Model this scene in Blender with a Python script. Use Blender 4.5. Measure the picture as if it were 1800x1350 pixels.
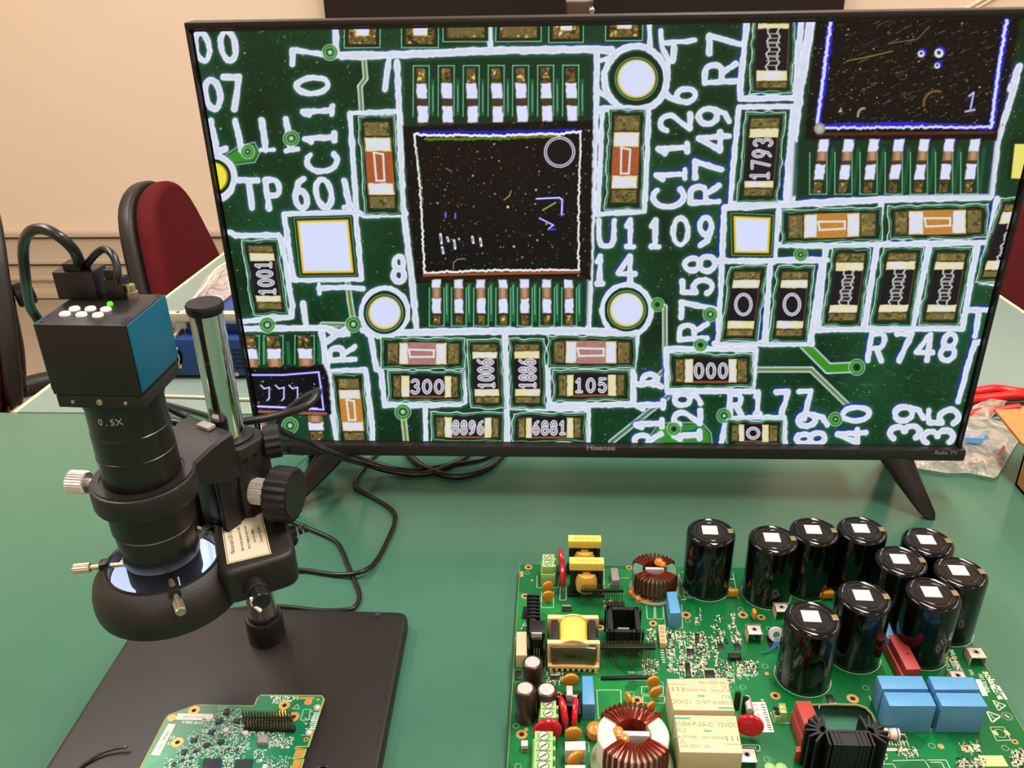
import bpy, bmesh, math, random
import numpy as np
from mathutils import Vector, Matrix
for o_ in list(bpy.data.objects): bpy.data.objects.remove(o_)
scene = bpy.context.scene
C = scene.collection
random.seed(7)

# ---------------------------------------------------------------- camera
FPX = 1540.0                                    # focal length in pixels of the 1800 x 1350 frame
CAM = np.array([-0.0463, -0.7674, 0.5202]); PITCH, ROLL, YAW = (math.radians(a) for a in (26.9231, -1.1955, -3.2613))
f0 = np.array([math.sin(YAW), math.cos(YAW), 0]); r0 = np.array([math.cos(YAW), -math.sin(YAW), 0]); u0 = np.array([0, 0, 1.])
FW = f0*math.cos(PITCH)-u0*math.sin(PITCH); UP_ = u0*math.cos(PITCH)+f0*math.sin(PITCH)
RT = r0*math.cos(ROLL)+UP_*math.sin(ROLL); UP = UP_*math.cos(ROLL)-r0*math.sin(ROLL)
cd = bpy.data.cameras.new('camera'); cam = bpy.data.objects.new('camera', cd); C.objects.link(cam)
cd.sensor_width = 36; cd.lens = 36*FPX/1800; cd.clip_start = .02; cd.clip_end = 60
cam.matrix_world = Matrix(((RT[0], UP[0], -FW[0], CAM[0]), (RT[1], UP[1], -FW[1], CAM[1]), (RT[2], UP[2], -FW[2], CAM[2]), (0, 0, 0, 1)))
scene.camera = cam

# ---------------------------------------------------------------- light and exposure
vs = scene.view_settings
vs.view_transform = 'Standard'; vs.look = 'None'; vs.gamma = 1; vs.use_curve_mapping = False; vs.exposure = 0.0
scene.display_settings.display_device = 'sRGB'
world = bpy.data.worlds.new('world'); scene.world = world; world.use_nodes = True
world.node_tree.nodes['Background'].inputs[0].default_value = (1, .86, .7, 1)
world.node_tree.nodes['Background'].inputs[1].default_value = .05
CEIL = 1.96; FLOOR = -.74; WALL = 2.47
def area(x, y, sx, sy, power, col=(1, .92, .86)):
    l = bpy.data.lights.new('ceiling_lamp', 'AREA'); l.shape = 'RECTANGLE'; l.size = sx; l.size_y = sy; l.energy = power; l.color = col
    o = bpy.data.objects.new('ceiling_lamp', l); C.objects.link(o); o.location = (x, y, CEIL-.03)
for x_, y_, w_ in ((-1.5, 1.5, 13), (.5, 1.5, 13), (2.4, 1.5, 12), (-1.5, .1, 46), (.4, .1, 44), (2.4, .1, 22), (-.5, -2.0, 18), (1.8, -2.0, 12)):
    area(x_, y_, .3, 1.2, w_)

# ---------------------------------------------------------------- pixel of the photograph -> point of the place
def ray(px, py): return FW+RT*((px-900)/FPX)-UP*((py-675)/FPX)
def G(px, py, z=0.):                             # on a level plane
    d = ray(px, py); return CAM+d*((z-CAM[2])/d[2])
def GY(px, py, y):                               # on an upright plane facing the camera
    d = ray(px, py); return CAM+d*((y-CAM[1])/d[1])

# ---------------------------------------------------------------- materials
def lin(c): return tuple((v/255/12.92 if v/255 <= .04045 else ((v/255+.055)/1.055)**2.4) for v in c)
MATS = {}
def mat(name, col, rough=.5, metal=0., spec=.5, noise=0., nscale=60., bump=0., bscale=200., emit=None, estr=0., coat=0., trans=0., alpha=1., ior=1.45, col2=None):
    if name in MATS: return MATS[name]
    m = bpy.data.materials.new(name); m.use_nodes = True; nt = m.node_tree; b = nt.nodes['Principled BSDF']
    b.inputs['Base Color'].default_value = (*lin(col), 1); b.inputs['Roughness'].default_value = rough; b.inputs['Metallic'].default_value = metal
    b.inputs['Specular IOR Level'].default_value = spec; b.inputs['Coat Weight'].default_value = coat; b.inputs['Coat Roughness'].default_value = .08
    b.inputs['Transmission Weight'].default_value = trans; b.inputs['Alpha'].default_value = alpha; b.inputs['IOR'].default_value = ior
    if emit: b.inputs['Emission Color'].default_value = (*lin(emit), 1); b.inputs['Emission Strength'].default_value = estr
    tc = nt.nodes.new('ShaderNodeTexCoord')
    if noise or col2:
        n = nt.nodes.new('ShaderNodeTexNoise'); n.inputs['Scale'].default_value = nscale; n.inputs['Detail'].default_value = 4; nt.links.new(tc.outputs['Object'], n.inputs['Vector'])
        mx = nt.nodes.new('ShaderNodeMix'); mx.data_type = 'RGBA'
        c1 = lin(col); c2 = lin(col2) if col2 else tuple(min(1, v*(1+noise)) for v in c1); c1 = c1 if col2 else tuple(v*(1-noise) for v in c1)
        mx.inputs['A'].default_value = (*c1, 1); mx.inputs['B'].default_value = (*c2, 1)
        r = nt.nodes.new('ShaderNodeMapRange'); r.inputs['From Min'].default_value = .3; r.inputs['From Max'].default_value = .7
        nt.links.new(n.outputs['Fac'], r.inputs['Value']); nt.links.new(r.outputs['Result'], mx.inputs['Factor']); nt.links.new(mx.outputs['Result'], b.inputs['Base Color'])
    if bump:
        n2 = nt.nodes.new('ShaderNodeTexNoise'); n2.inputs['Scale'].default_value = bscale; n2.inputs['Detail'].default_value = 3; nt.links.new(tc.outputs['Object'], n2.inputs['Vector'])
        bp = nt.nodes.new('ShaderNodeBump'); bp.inputs['Strength'].default_value = bump; bp.inputs['Distance'].default_value = .001
        nt.links.new(n2.outputs['Fac'], bp.inputs['Height']); nt.links.new(bp.outputs['Normal'], b.inputs['Normal'])
    MATS[name] = m; return m

# ---------------------------------------------------------------- mesh building
class MB:
    """Collects shapes; build() links them as one mesh object."""
    def __init__(s): s.v = []; s.f = []; s.sm = []
    def add(s, vs_, fs, smooth=False, M=None):
        n = len(s.v)
        if M is not None: vs_ = [tuple(M @ Vector(v)) for v in vs_]
        s.v += [tuple(v) for v in vs_]; s.f += [tuple(i+n for i in f) for f in fs]; s.sm += [smooth]*len(fs); return s
    def box(s, x0, x1, y0, y1, z0, z1, b=0., M=None):
        if b <= 0:
            return s.add([(x, y, z) for z in (z0, z1) for y in (y0, y1) for x in (x0, x1)], [(0, 2, 3, 1), (4, 5, 7, 6), (0, 1, 5, 4), (2, 6, 7, 3), (0, 4, 6, 2), (1, 3, 7, 5)], False, M)
        bm = bmesh.new(); bmesh.ops.create_cube(bm, size=1)
        for v in bm.verts: v.co = Vector(((x0+x1)/2+v.co.x*(x1-x0), (y0+y1)/2+v.co.y*(y1-y0), (z0+z1)/2+v.co.z*(z1-z0)))
        bmesh.ops.bevel(bm, geom=bm.edges[:], offset=b, segments=2, affect='EDGES', profile=.6)
        return s.bm(bm, True, M)
    def bm(s, bm, smooth=False, M=None):
        bm.verts.index_update(); vs_ = [v.co[:] for v in bm.verts]; fs = [[v.index for v in f.verts] for f in bm.faces]; bm.free(); return s.add(vs_, fs, smooth, M)
    def lathe(s, prof, n=32, M=None, smooth=True, a0=0., a1=2*math.pi, cap=True):
        """prof: (r, z) pairs, bottom to top, around z."""
        full = abs(a1-a0-2*math.pi) < 1e-6; k = n if full else n+1; vs_ = []; fs = []
        for r, z in prof:
            for i in range(k):
                a = a0+(a1-a0)*i/n; vs_.append((r*math.cos(a), r*math.sin(a), z))
        for j in range(len(prof)-1):
            for i in range(n):
                i2 = (i+1) % k; fs.append((j*k+i, j*k+i2, (j+1)*k+i2, (j+1)*k+i))
        if prof[0] == prof[-1] or (prof[0][1] == prof[1][1] and 1e-7 < prof[0][0] < prof[1][0]): cap = False
        if full and cap:
            if prof[0][0] > 1e-7: fs.append(tuple(range(k))[::-1])
            if prof[-1][0] > 1e-7: fs.append(tuple((len(prof)-1)*k+i for i in range(k)))
        return s.add(vs_, fs, smooth, M)
    def cyl(s, x, y, z0, z1, r, n=24, b=0., r1=None):
        r1 = r if r1 is None else r1
        pr = [(r, z0), (r1, z1)] if b <= 0 else [(r-b, z0), (r, z0+b), (r1, z1-b), (r1-b*.3, z1-b*.3), (r1-b, z1)]
        return s.lathe(pr, n, Matrix.Translation((x, y, z0*0)))
    def rod(s, p, q, r, n=12, r1=None, b=0.):
        p, q = Vector(p), Vector(q); d = q-p; M = Matrix.Translation(p) @ d.to_track_quat('Z', 'Y').to_matrix().to_4x4(); L = d.length; r1 = r if r1 is None else r1
        return s.lathe([(r, 0), (r1, L)] if not b else [(r-b, 0), (r, b), (r1, L-b), (r1-b, L)], n, M)
    def prism(s, pts, z0, z1, b=0., M=None, seg=2, smooth=True):
        """extrude a polygon (x,y) from z0 to z1, top and bottom edges rounded by b."""
        P = [np.array(p[:2], float) for p in pts]
        if sum(P[i-1][0]*P[i][1]-P[i][0]*P[i-1][1] for i in range(len(P))) < 0: P = P[::-1]
        N = len(P); ins = []
        for i in range(N):
            u = P[i]-P[i-1]; v = P[(i+1) % N]-P[i]; u = u/(np.hypot(*u)+1e-12); v = v/(np.hypot(*v)+1e-12)
            n = np.array([-u[1]-v[1], u[0]+v[0]]); c = max(.35, 1+u@v); ins.append(n/c)
        rings = [(z0, 0.), (z1, 0.)] if not b else [(z0+b*(1-math.sin(t)), b*(1-math.cos(t))) for t in [math.pi/2*(1-i/seg) for i in range(seg+1)]]+[(z1-b*(1-math.sin(t)), b*(1-math.cos(t))) for t in [math.pi/2*i/seg for i in range(seg+1)]]
        vs_ = [(*(P[i]+ins[i]*d), z) for z, d in rings for i in range(N)]
        fs = [(j*N+i, j*N+(i+1) % N, (j+1)*N+(i+1) % N, (j+1)*N+i) for j in range(len(rings)-1) for i in range(N)]
        fs += [tuple(range(N))[::-1], tuple((len(rings)-1)*N+i for i in range(N))]
        return s.add(vs_, fs, smooth and b > 0, M)
    def tube(s, pts, r, n=8, closed=False, rr=None):
        pts = [Vector(p) for p in pts]; N = len(pts); vs_ = []; fs = []; up = None
        for i, p in enumerate(pts):
            if closed: t = (pts[(i+1) % N]-pts[i-1]).normalized()
            else: t = (pts[min(i+1, N-1)]-pts[max(i-1, 0)]).normalized()
            if up is None: up = t.orthogonal().normalized()
            up = (up-t*up.dot(t)).normalized(); sd = t.cross(up); R_ = rr[i] if rr else r
            for k in range(n):
                a = 2*math.pi*k/n; vs_.append(p+up*(R_*math.cos(a))+sd*(R_*math.sin(a)))
        M_ = N if closed else N-1
        for i in range(M_):
            for k in range(n):
                a, b = i*n+k, i*n+(k+1) % n; c, d = ((i+1) % N)*n+(k+1) % n, ((i+1) % N)*n+k; fs.append((a, b, c, d))
        if not closed: fs += [tuple(range(n))[::-1], tuple((N-1)*n+k for k in range(n))]
        return s.add(vs_, fs, True)
    def ribbon(s, pts, w, z, closed=False, h=.00004):
        """flat printed line of width w lying at height z"""
        P = [np.array(p[:2], float) for p in pts]
        if closed: P = P+[P[0]]
        for a, b in zip(P[:-1], P[1:]):
            d = b-a; L = np.hypot(*d)
            if L < 1e-9: continue
            d = d/L; n = np.array([-d[1], d[0]])*w/2; a2, b2 = a-d*w/2, b+d*w/2
            s.add([(*(a2+n), z), (*(a2-n), z), (*(b2-n), z), (*(b2+n), z)], [(0, 1, 2, 3)])
        return s
    def build(s, name, m, parent=None, auto=40):
        me = bpy.data.meshes.new(name); me.from_pydata(s.v, [], s.f)
        me.polygons.foreach_set('use_smooth', s.sm); me.validate(); me.update()
        if any(s.sm) and auto: me.set_sharp_from_angle(angle=math.radians(auto))
        me.materials.append(m if not isinstance(m, str) else MATS[m])
        o = bpy.data.objects.new(name, me); C.objects.link(o)
        if parent is not None: o.parent = parent
        return o
def smooth_path(pts, k=6, closed=False):
    P = [Vector(p) for p in pts]; out = []; n = len(P)
    for i in range(n if closed else n-1):
        if closed: a, b, c, d = P[i-1], P[i], P[(i+1) % n], P[(i+2) % n]
        else: a, b, c, d = P[max(i-1, 0)], P[i], P[i+1], P[min(i+2, n-1)]
        for j in range(k):
            t = j/k; out.append(.5*((2*b)+(c-a)*t+(2*a-5*b+4*c-d)*t*t+(3*b-a-3*c+d)*t**3))
    if not closed: out.append(P[-1])
    return out
def rrect(x0, x1, y0, y1, r, n=5):
    out = []
    for cx, cy, a in ((x1-r, y0+r, -90), (x1-r, y1-r, 0), (x0+r, y1-r, 90), (x0+r, y0+r, 180)):
        for i in range(n+1):
            t = math.radians(a+90*i/n); out.append((cx+r*math.cos(t), cy+r*math.sin(t)))
    return out
def empty(name, loc=(0, 0, 0), rz=0.):
    o = bpy.data.objects.new(name, None); C.objects.link(o); o.location = loc; o.rotation_euler = (0, 0, rz); o.empty_display_size = .02; return o
def tag(o, label, cat, group=None):
    o['label'] = label; o['category'] = cat
    if group: o['group'] = group
    return o
def struct(o, label=None):
    o['kind'] = 'structure'
    if label: o['label'] = label
    return o
def text(name, s, size, m, parent, M, align='CENTER', depth=.00002, sx=1., bold=0.):
    cu = bpy.data.curves.new(name, 'FONT'); cu.body = s; cu.size = size; cu.align_x = align; cu.align_y = 'CENTER'; cu.extrude = depth; cu.offset = bold
    o = bpy.data.objects.new(name, cu); C.objects.link(o)
    bpy.context.view_layer.update(); me = bpy.data.meshes.new_from_object(o.evaluated_get(bpy.context.evaluated_depsgraph_get())); bpy.data.objects.remove(o)
    me.transform(M @ Matrix.Diagonal((sx, 1, 1, 1))); me.materials.clear(); me.materials.append(m if not isinstance(m, str) else MATS[m])
    o = bpy.data.objects.new(name, me); C.objects.link(o); o.parent = parent; return o
def clone(o, parent=None):
    c = o.copy(); C.objects.link(c); c.parent = parent
    for k in [x for x in C.objects if x.parent == o]: clone(k, c)
    return c
RX = lambda d: Matrix.Rotation(math.radians(d), 4, 'X')
RY = lambda d: Matrix.Rotation(math.radians(d), 4, 'Y')
RZ = lambda d: Matrix.Rotation(math.radians(d), 4, 'Z')
TR = lambda x, y, z: Matrix.Translation((x, y, z))
# ---------------------------------------------------------------- picture shown on the television
def screen_picture(NX, NY):
    """Colours (linear, NY x NX, row 0 at the bottom) of the magnified circuit board on the screen."""
    rng = np.random.default_rng(5)
    # the picture is drawn in the units it was measured in; corners of the lit panel in those units:
    Q = np.array([[338, 55], [1859, 36.5], [1680, 783], [464, 773]], float)   # TL TR BR BL
    A = []
    for (x, y), (u, v) in zip([(0, 1), (1, 1), (1, 0), (0, 0)], Q):
        A.append([x, y, 1, 0, 0, 0, -u*x, -u*y, -u]); A.append([0, 0, 0, x, y, 1, -v*x, -v*y, -v])
    Hm = np.linalg.svd(np.array(A))[2][-1].reshape(3, 3); Hi = np.linalg.inv(Hm)
    U, V = np.meshgrid(np.linspace(0, 1, NX), np.linspace(0, 1, NY))
    w_ = Hm[2, 0]*U + Hm[2, 1]*V + Hm[2, 2]
    PX = (Hm[0, 0]*U + Hm[0, 1]*V + Hm[0, 2])/w_; PY = (Hm[1, 0]*U + Hm[1, 1]*V + Hm[1, 2])/w_

    def sl(x0, y0, x1, y1):
        c = np.array([[x0, y0, 1], [x1, y0, 1], [x1, y1, 1], [x0, y1, 1]]).T
        q = Hi @ c; q = q[:2]/q[2]
        a = np.clip(np.array([q[0].min()*(NX-1)-1, q[0].max()*(NX-1)+2]), 0, NX).astype(int)
        b = np.clip(np.array([q[1].min()*(NY-1)-1, q[1].max()*(NY-1)+2]), 0, NY).astype(int)
        return slice(b[0], b[1]), slice(a[0], a[1])

    def noise(s, seed):
        r = np.random.default_rng(seed); gx, gy = PX/s, (PY+50)/s
        g = r.random((int(900/s)+4, int(1950/s)+4))
        ix, iy = np.floor(gx).astype(int), np.floor(gy).astype(int)
        fx, fy = gx-ix, gy-iy; fx = fx*fx*(3-2*fx); fy = fy*fy*(3-2*fy)
        ix = np.clip(ix, 0, g.shape[1]-2); iy = np.clip(iy, 0, g.shape[0]-2)
        return (g[iy, ix]*(1-fx)+g[iy, ix+1]*fx)*(1-fy)+(g[iy+1, ix]*(1-fx)+g[iy+1, ix+1]*fx)*fy
    n3, n6, n12, n60 = noise(3, 1), noise(6, 2), noise(13, 3), noise(90, 4)
    ss = lambda a, b, x: (lambda t: t*t*(3-2*t))(np.clip((x-a)/(b-a), 0, 1))
    I = np.zeros((NY, NX, 3)); I[:] = (13, 52, 26)
    I += ((n60-.5)*34)[..., None]*np.array([.35, 1, .6])
    I += ((n6-.5)*8)[..., None]*np.array([.6, 1, .7])
    I += (ss(1000, 1700, PX)*ss(250, 800, PY)*12)[..., None]*np.array([.5, 1, .6])

    def blend(s, col, a):
        a = np.clip(a, 0, 1)[..., None]; I[s] = I[s]*(1-a)+np.asarray(col, float)*a

    def segd(s, p, q):
        px, py = PX[s], PY[s]; dx, dy = q[0]-p[0], q[1]-p[1]; L = dx*dx+dy*dy+1e-9
        t = np.clip(((px-p[0])*dx+(py-p[1])*dy)/L, 0, 1)
        return np.hypot(px-p[0]-t*dx, py-p[1]-t*dy)

    def line(pts, w, col, a=1., soft=.8):
        for p, q in zip(pts[:-1], pts[1:]):
            m = w+3; s = sl(min(p[0], q[0])-m, min(p[1], q[1])-m, max(p[0], q[0])+m, max(p[1], q[1])+m)
            blend(s, col, a*ss(soft, -soft, segd(s, p, q)-w/2))

    def pdist(pts, m=14):
        pts = np.asarray(pts, float)
        s = sl(pts[:, 0].min()-m, pts[:, 1].min()-m, pts[:, 0].max()+m, pts[:, 1].max()+m)
        d = np.full(PX[s].shape, -1e9); c = pts.mean(0)
        for p, q in zip(pts, np.roll(pts, -1, 0)):
            nx, ny = q[1]-p[1], -(q[0]-p[0]); L = np.hypot(nx, ny)+1e-9; nx, ny = nx/L, ny/L
            if (c[0]-p[0])*nx+(c[1]-p[1])*ny > 0: nx, ny = -nx, -ny
            d = np.maximum(d, (PX[s]-p[0])*nx+(PY[s]-p[1])*ny)
        return s, d

    def poly(pts, col, a=1., soft=.9, wob=0.):
        s, d = pdist(pts)
        if wob: d = d+(n6[s]-.5)*wob
        blend(s, col, a*ss(soft, -soft, d)); return s, d

    def disc(c, r, col, a=1., soft=1., r0=None):
        s = sl(c[0]-r-4, c[1]-r-4, c[0]+r+4, c[1]+r+4); d = np.hypot(PX[s]-c[0], PY[s]-c[1])
        m = ss(soft, -soft, d-r)
        if r0 is not None: m = m*ss(-soft, soft, d-r0)
        blend(s, col, a*m)

    def specks(s, dens, col, inside=None, lo=.5, hi=1.6):
        ys, xs = s; x0, x1 = PX[s].min(), PX[s].max(); y0, y1 = PY[s].min(), PY[s].max()
        for k in range(int(dens*(x1-x0)*(y1-y0)/1000)):
            cx, cy = rng.uniform(x0, x1), rng.uniform(y0, y1)
            if inside is not None and not inside(cx, cy): continue
            r = rng.uniform(lo, hi)*(1 if rng.random() < .93 else 1.6)
            disc((cx, cy), r, np.asarray(col)*rng.uniform(.55, 1.1), rng.uniform(.35, .95), .8)

    # dust on the board
    full = (slice(0, NY), slice(0, NX))
    specks(full, 4.2, (140, 205, 140), None, .3, 1.2)
    for k in range(70):
        x, y, t, L = rng.uniform(1380, 1700), rng.uniform(600, 780), rng.uniform(.05, .4), rng.uniform(5, 22)
        line([(x, y), (x+L*math.cos(t), y+L*math.sin(t))], .9, (70, 140, 110), .6)

    # copper areas and tracks
    def copper(pts):
        s, d = poly(pts, (52, 138, 34), 1., 1.5); blend(s, (190, 225, 215), .75*ss(2.2, 0, abs(d-3))); blend(s, (40, 60, 170), .3*ss(2.2, 0, abs(d-6)))
    copper([(396, 276), (420, 259), (446, 253), (453, 268), (446, 282), (412, 286)])
    copper([(1140, 778), (1160, 752), (1178, 746), (1236, 746), (1250, 762), (1252, 778)])
    def track(pts, w, col=(122, 128, 38)):
        line(pts, w+9, (14, 40, 60), .55, 2); line(pts, w+6, (196, 222, 226), .9, 1.2); line(pts, w, col, 1., 1.)
    track([(640, 104), (643, 138), (633, 152), (636, 195)], 4)
    track([(1416, 606), (1458, 648), (1508, 646)], 14, (60, 140, 28))
    track([(1331, 650), (1428, 650), (1497, 717)], 5, (110, 130, 60))
    track([(1158, 535), (1171, 540), (1172, 650), (1145, 676)], 4, (120, 125, 50))
    track([(1186, 690), (1078, 777)], 5, (90, 110, 90))
    track([(711, 724), (714, 750), (717, 778)], 5, (130, 130, 30))
    track([(612, 492), (617, 530), (623, 565)], 5, (110, 125, 30))
    track([(568, 570), (610, 571)], 4, (130, 130, 30))

    # ---- white lettering and outlines (one distance field)
    D = np.full((NY, NX), 60.)
    def stroke(pts, w):
        for p, q in zip(pts[:-1], pts[1:]):
            m = w/2+12; s = sl(min(p[0], q[0])-m, min(p[1], q[1])-m, max(p[0], q[0])+m, max(p[1], q[1])+m)
            D[s] = np.minimum(D[s], segd(s, p, q)-w/2-.5)
    def arc(cx, cy, rx, ry, a0, a1, n=14):
        return [(cx+rx*math.cos(math.radians(a0+(a1-a0)*i/n)), cy+ry*math.sin(math.radians(a0+(a1-a0)*i/n))) for i in range(n+1)]
    F = {'0': [arc(.5, .5, .42, .48, 0, 360, 20)], '1': [[(.2, .78), (.5, 1), (.5, 0)], [(.2, 0), (.8, 0)]],
         '2': [arc(.5, .72, .38, .28, 165, -40)+[(.12, 0), (.92, 0)]],
         '3': [arc(.48, .74, .36, .26, 150, -80)+arc(.48, .26, .4, .27, 80, -150)],
         '4': [[(.72, 0), (.72, 1), (.1, .3), (.95, .3)]],
         '5': [[(.85, 1), (.25, 1), (.2, .56)]+arc(.48, .32, .38, .32, 130, -150)],
         '6': [[(.8, 1), (.45, .85), (.16, .45)], arc(.5, .3, .36, .3, 0, 360, 16)],
         '7': [[(.05, 1), (.92, 1), (.42, 0)]], '8': [arc(.5, .74, .34, .26, 0, 360, 16), arc(.5, .25, .4, .27, 0, 360, 16)],
         '9': [arc(.5, .7, .36, .3, 0, 360, 16), [(.85, .62), (.62, .15), (.2, 0)]],
         'C': [arc(.55, .5, .45, .5, 50, 310)], 'T': [[(0, 1), (1, 1)], [(.5, 1), (.5, 0)]],
         'P': [[(.1, 0), (.1, 1), (.6, 1)]+arc(.6, .73, .32, .27, 90, -90)+[(.1, .46)]],
         'R': [[(.1, 0), (.1, 1), (.6, 1)]+arc(.6, .73, .3, .27, 90, -90)+[(.1, .46)], [(.5, .46), (.92, 0)]],
         'U': [[(.06, 1), (.06, .3)]+arc(.5, .3, .44, .3, 180, 360)[::1]+[(.94, 1)]],
         'Y': [[(0, 1), (.5, .5), (1, 1)], [(.5, .5), (.5, 0)]]}
    F['U'] = [[(.06, 1), (.06, .3), (.2, .06), (.5, 0), (.8, .06), (.94, .3), (.94, 1)]]
    def ch(c, cx, cy, w, h, rot=0, wd=9.5, sk=.12):
        for pl in F[c]:
            out = []
            for x, y in pl:
                a, b = (x-.5)*w, (y-.5)*h
                out.append((cx+a+sk*b, cy-b) if rot == 0 else (cx-b, cy-a+sk*.4*b))
            stroke(out, wd)
    for c, x, y, w, h in (('0', 354, 81, 29, 52), ('0', 400, 80, 31, 54), ('0', 373, 165, 31, 54), ('7', 410, 163, 32, 56), ('T', 440, 341, 32, 49),
                          ('P', 481, 341, 28, 50), ('6', 529, 340, 29, 52), ('0', 570, 340, 31, 52)):
        ch(c, x, y, w, h, 0, 9.5, -.14)
    for a, b in (((369, 212), (381, 266)), ((413, 211), (425, 262)), ((460, 211), (467, 263)), ((503, 209), (512, 262))): stroke([a, b], 10.5)
    stroke([(458, 263), (481, 263)], 7); stroke([(503, 265), (524, 262)], 7); stroke([(380, 266), (396, 262)], 11)
    stroke([(606, 318), (616, 364)], 10); stroke([(606, 364), (625, 363)], 7)
    for c, x, y, w, h in (('7', 552, 98, 29, 76), ('0', 549, 150, 33, 58), ('1', 558, 195, 22, 52), ('1', 562, 242, 22, 52), ('C', 567, 285, 40, 54),
                          ('6', 1196, 170, 32, 54), ('2', 1188, 217, 34, 52), ('1', 1184, 262, 26, 50), ('1', 1180, 308, 24, 50), ('C', 1177, 349, 40, 54),
                          ('7', 1275, 79, 36, 56), ('R', 1267, 131, 37, 54), ('9', 1256, 206, 38, 54), ('4', 1256, 251, 38, 54), ('7', 1246, 298, 32, 46), ('R', 1240, 343, 34, 50),
                          ('8', 1232, 465, 32, 52), ('5', 1228, 505, 32, 52), ('7', 1229, 543, 30, 58), ('R', 1221, 584, 30, 48),
                          ('5', 1138, 668, 26, 40), ('1', 1146, 712, 20, 46), ('1', 1144, 745, 20, 46), ('R', 1142, 775, 26, 46), ('9', 1212, 702, 28, 46),
                          ('2', 1211, 735, 28, 46), ('1', 1211, 765, 20, 44), ('9', 1431, 738, 30, 50), ('8', 1427, 771, 24, 48), ('0', 1507, 728, 28, 48), ('4', 1500, 768, 28, 48),
                          ('9', 1600, 727, 34, 50), ('3', 1592, 760, 28, 52), ('5', 1660, 733, 34, 52), ('3', 1650, 768, 28, 52), ('R', 604, 622, 26, 44), ('Y', 594, 588, 26, 40)):
        ch(c, x, y, w, h, 1, 9)
    for c, x, y, w, h in (('U', 1068, 411, 30, 46), ('1', 1110, 411, 22, 46), ('1', 1154, 411, 22, 46), ('0', 1198, 408, 31, 48), ('9', 1242, 408, 28, 48),
                          ('1', 1057, 475, 16, 48), ('4', 1102, 473, 34, 44), ('R', 1542, 611, 30, 46), ('7', 1588, 611, 30, 46), ('4', 1626, 611, 34, 46), ('8', 1668, 611, 31, 46),
                          ('R', 1296, 711, 24, 36), ('1', 1335, 708, 14, 38), ('7', 1378, 709, 24, 40), ('7', 1418, 712, 24, 48), ('8', 703, 473, 24, 44), ('T', 1718, 569, 34, 46)):
        ch(c, x, y, w, h, 0, 8.5, .16 if x > 1500 else 0.)
    for pts, w in (([(589, 50), (592, 98)], 10), ([(600, 98), (690, 97), (860, 90), (1046, 88), (1075, 90)], 13), ([(684, 103), (677, 157)], 9), ([(698, 108), (703, 201), (709, 360), (726, 487), (735, 584)], 10),
                   ([(616, 199), (698, 196)], 8), ([(616, 199), (622, 290), (628, 372), (640, 379), (714, 376)], 9), ([(861, 48), (863, 88)], 9),
                   ([(500, 376), (626, 374), (637, 490), (517, 492), (500, 376)], 9), ([(562, 498), (563, 516)], 6), ([(562, 506), (618, 505), (640, 508)], 8),
                   ([(403, 407), (415, 414), (489, 413), (497, 424), (515, 536), (514, 556), (426, 565)], 9), ([(534, 533), (540, 577)], 9),
                   ([(428, 578), (570, 576), (600, 585), (623, 570)], 10), ([(567, 585), (577, 650), (589, 731), (597, 776)], 11), ([(580, 653), (645, 650), (655, 731), (658, 778)], 9),
                   ([(640, 580), (652, 584), (664, 648), (672, 652), (679, 712), (750, 712), (812, 710), (820, 706), (816, 640)], 9), ([(750, 713), (752, 778)], 8),
                   ([(650, 586), (736, 584), (890, 582), (1034, 582), (1122, 586)], 12), ([(890, 586), (895, 778)], 10), ([(895, 716), (1037, 719), (1037, 778)], 9), ([(966, 645), (968, 712)], 8),
                   ([(968, 713), (1117, 711), (1116, 650), (1122, 586)], 9), ([(1050, 88), (1049, 201), (1043, 364), (1039, 487), (1037, 580)], 10),
                   ([(1049, 192), (1142, 189), (1138, 300), (1134, 372), (1052, 378), (1056, 300), (1060, 192)], 8), ([(1142, 44), (1143, 88)], 8),
                   ([(1162, 56), (1164, 84), (1176, 110), (1174, 140)], 8), ([(1163, 78), (1222, 73)], 8), ([(1186, 84), (1183, 110)], 9),
                   ([(1313, 38), (1302, 150), (1302, 176), (1397, 174), (1408, 38)], 10), ([(1299, 190), (1395, 189), (1381, 358), (1285, 360), (1299, 190)], 9),
                   ([(1426, 38), (1407, 150), (1395, 250), (1392, 352)], 15), ([(1275, 364), (1265, 604)], 9), ([(1275, 366), (1402, 360), (1560, 352), (1738, 348)], 12),
                   ([(1370, 367), (1362, 462)], 9), ([(1266, 460), (1455, 458)], 10), ([(1356, 462), (1346, 602)], 9), ([(1258, 605), (1429, 604)], 10), ([(1446, 462), (1427, 602)], 10),
                   ([(1372, 432), (1455, 434), (1600, 430), (1738, 428)], 9), ([(1549, 362), (1541, 432)], 10), ([(1453, 436), (1438, 580), (1692, 578), (1718, 433)], 10), ([(1542, 434), (1521, 576)], 10),
                   ([(1634, 432), (1605, 578)], 10), ([(1741, 346), (1752, 252), (1786, 140)], 10), ([(1752, 352), (1736, 430), (1723, 496), (1752, 500)], 9), ([(1774, 160), (1790, 120)], 11),
                   ([(1724, 602), (1714, 603), (1700, 650), (1686, 706)], 9), ([(1174, 614), (1330, 614), (1325, 688), (1177, 688), (1174, 614)], 10),
                   ([(1272, 778), (1279, 737), (1380, 734), (1383, 778)], 9), ([(1285, 690), (1284, 740)], 7), ([(1130, 676), (1150, 672), (1165, 680)], 9),
                   (arc(372, 312, 39, 40, -80, 80), 11), (arc(678, 549, 41, 43, 0, 360, 24), 8), (arc(1104, 546, 43, 45, 0, 360, 24), 8), (arc(1118, 140, 55, 57, 0, 360, 26), 11),
                   ([(1050, 110), (1072, 104)], 8), ([(1048, 160), (1070, 172)], 8), ([(1065, 192), (1095, 192)], 10)):
        stroke(pts, w)
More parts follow.
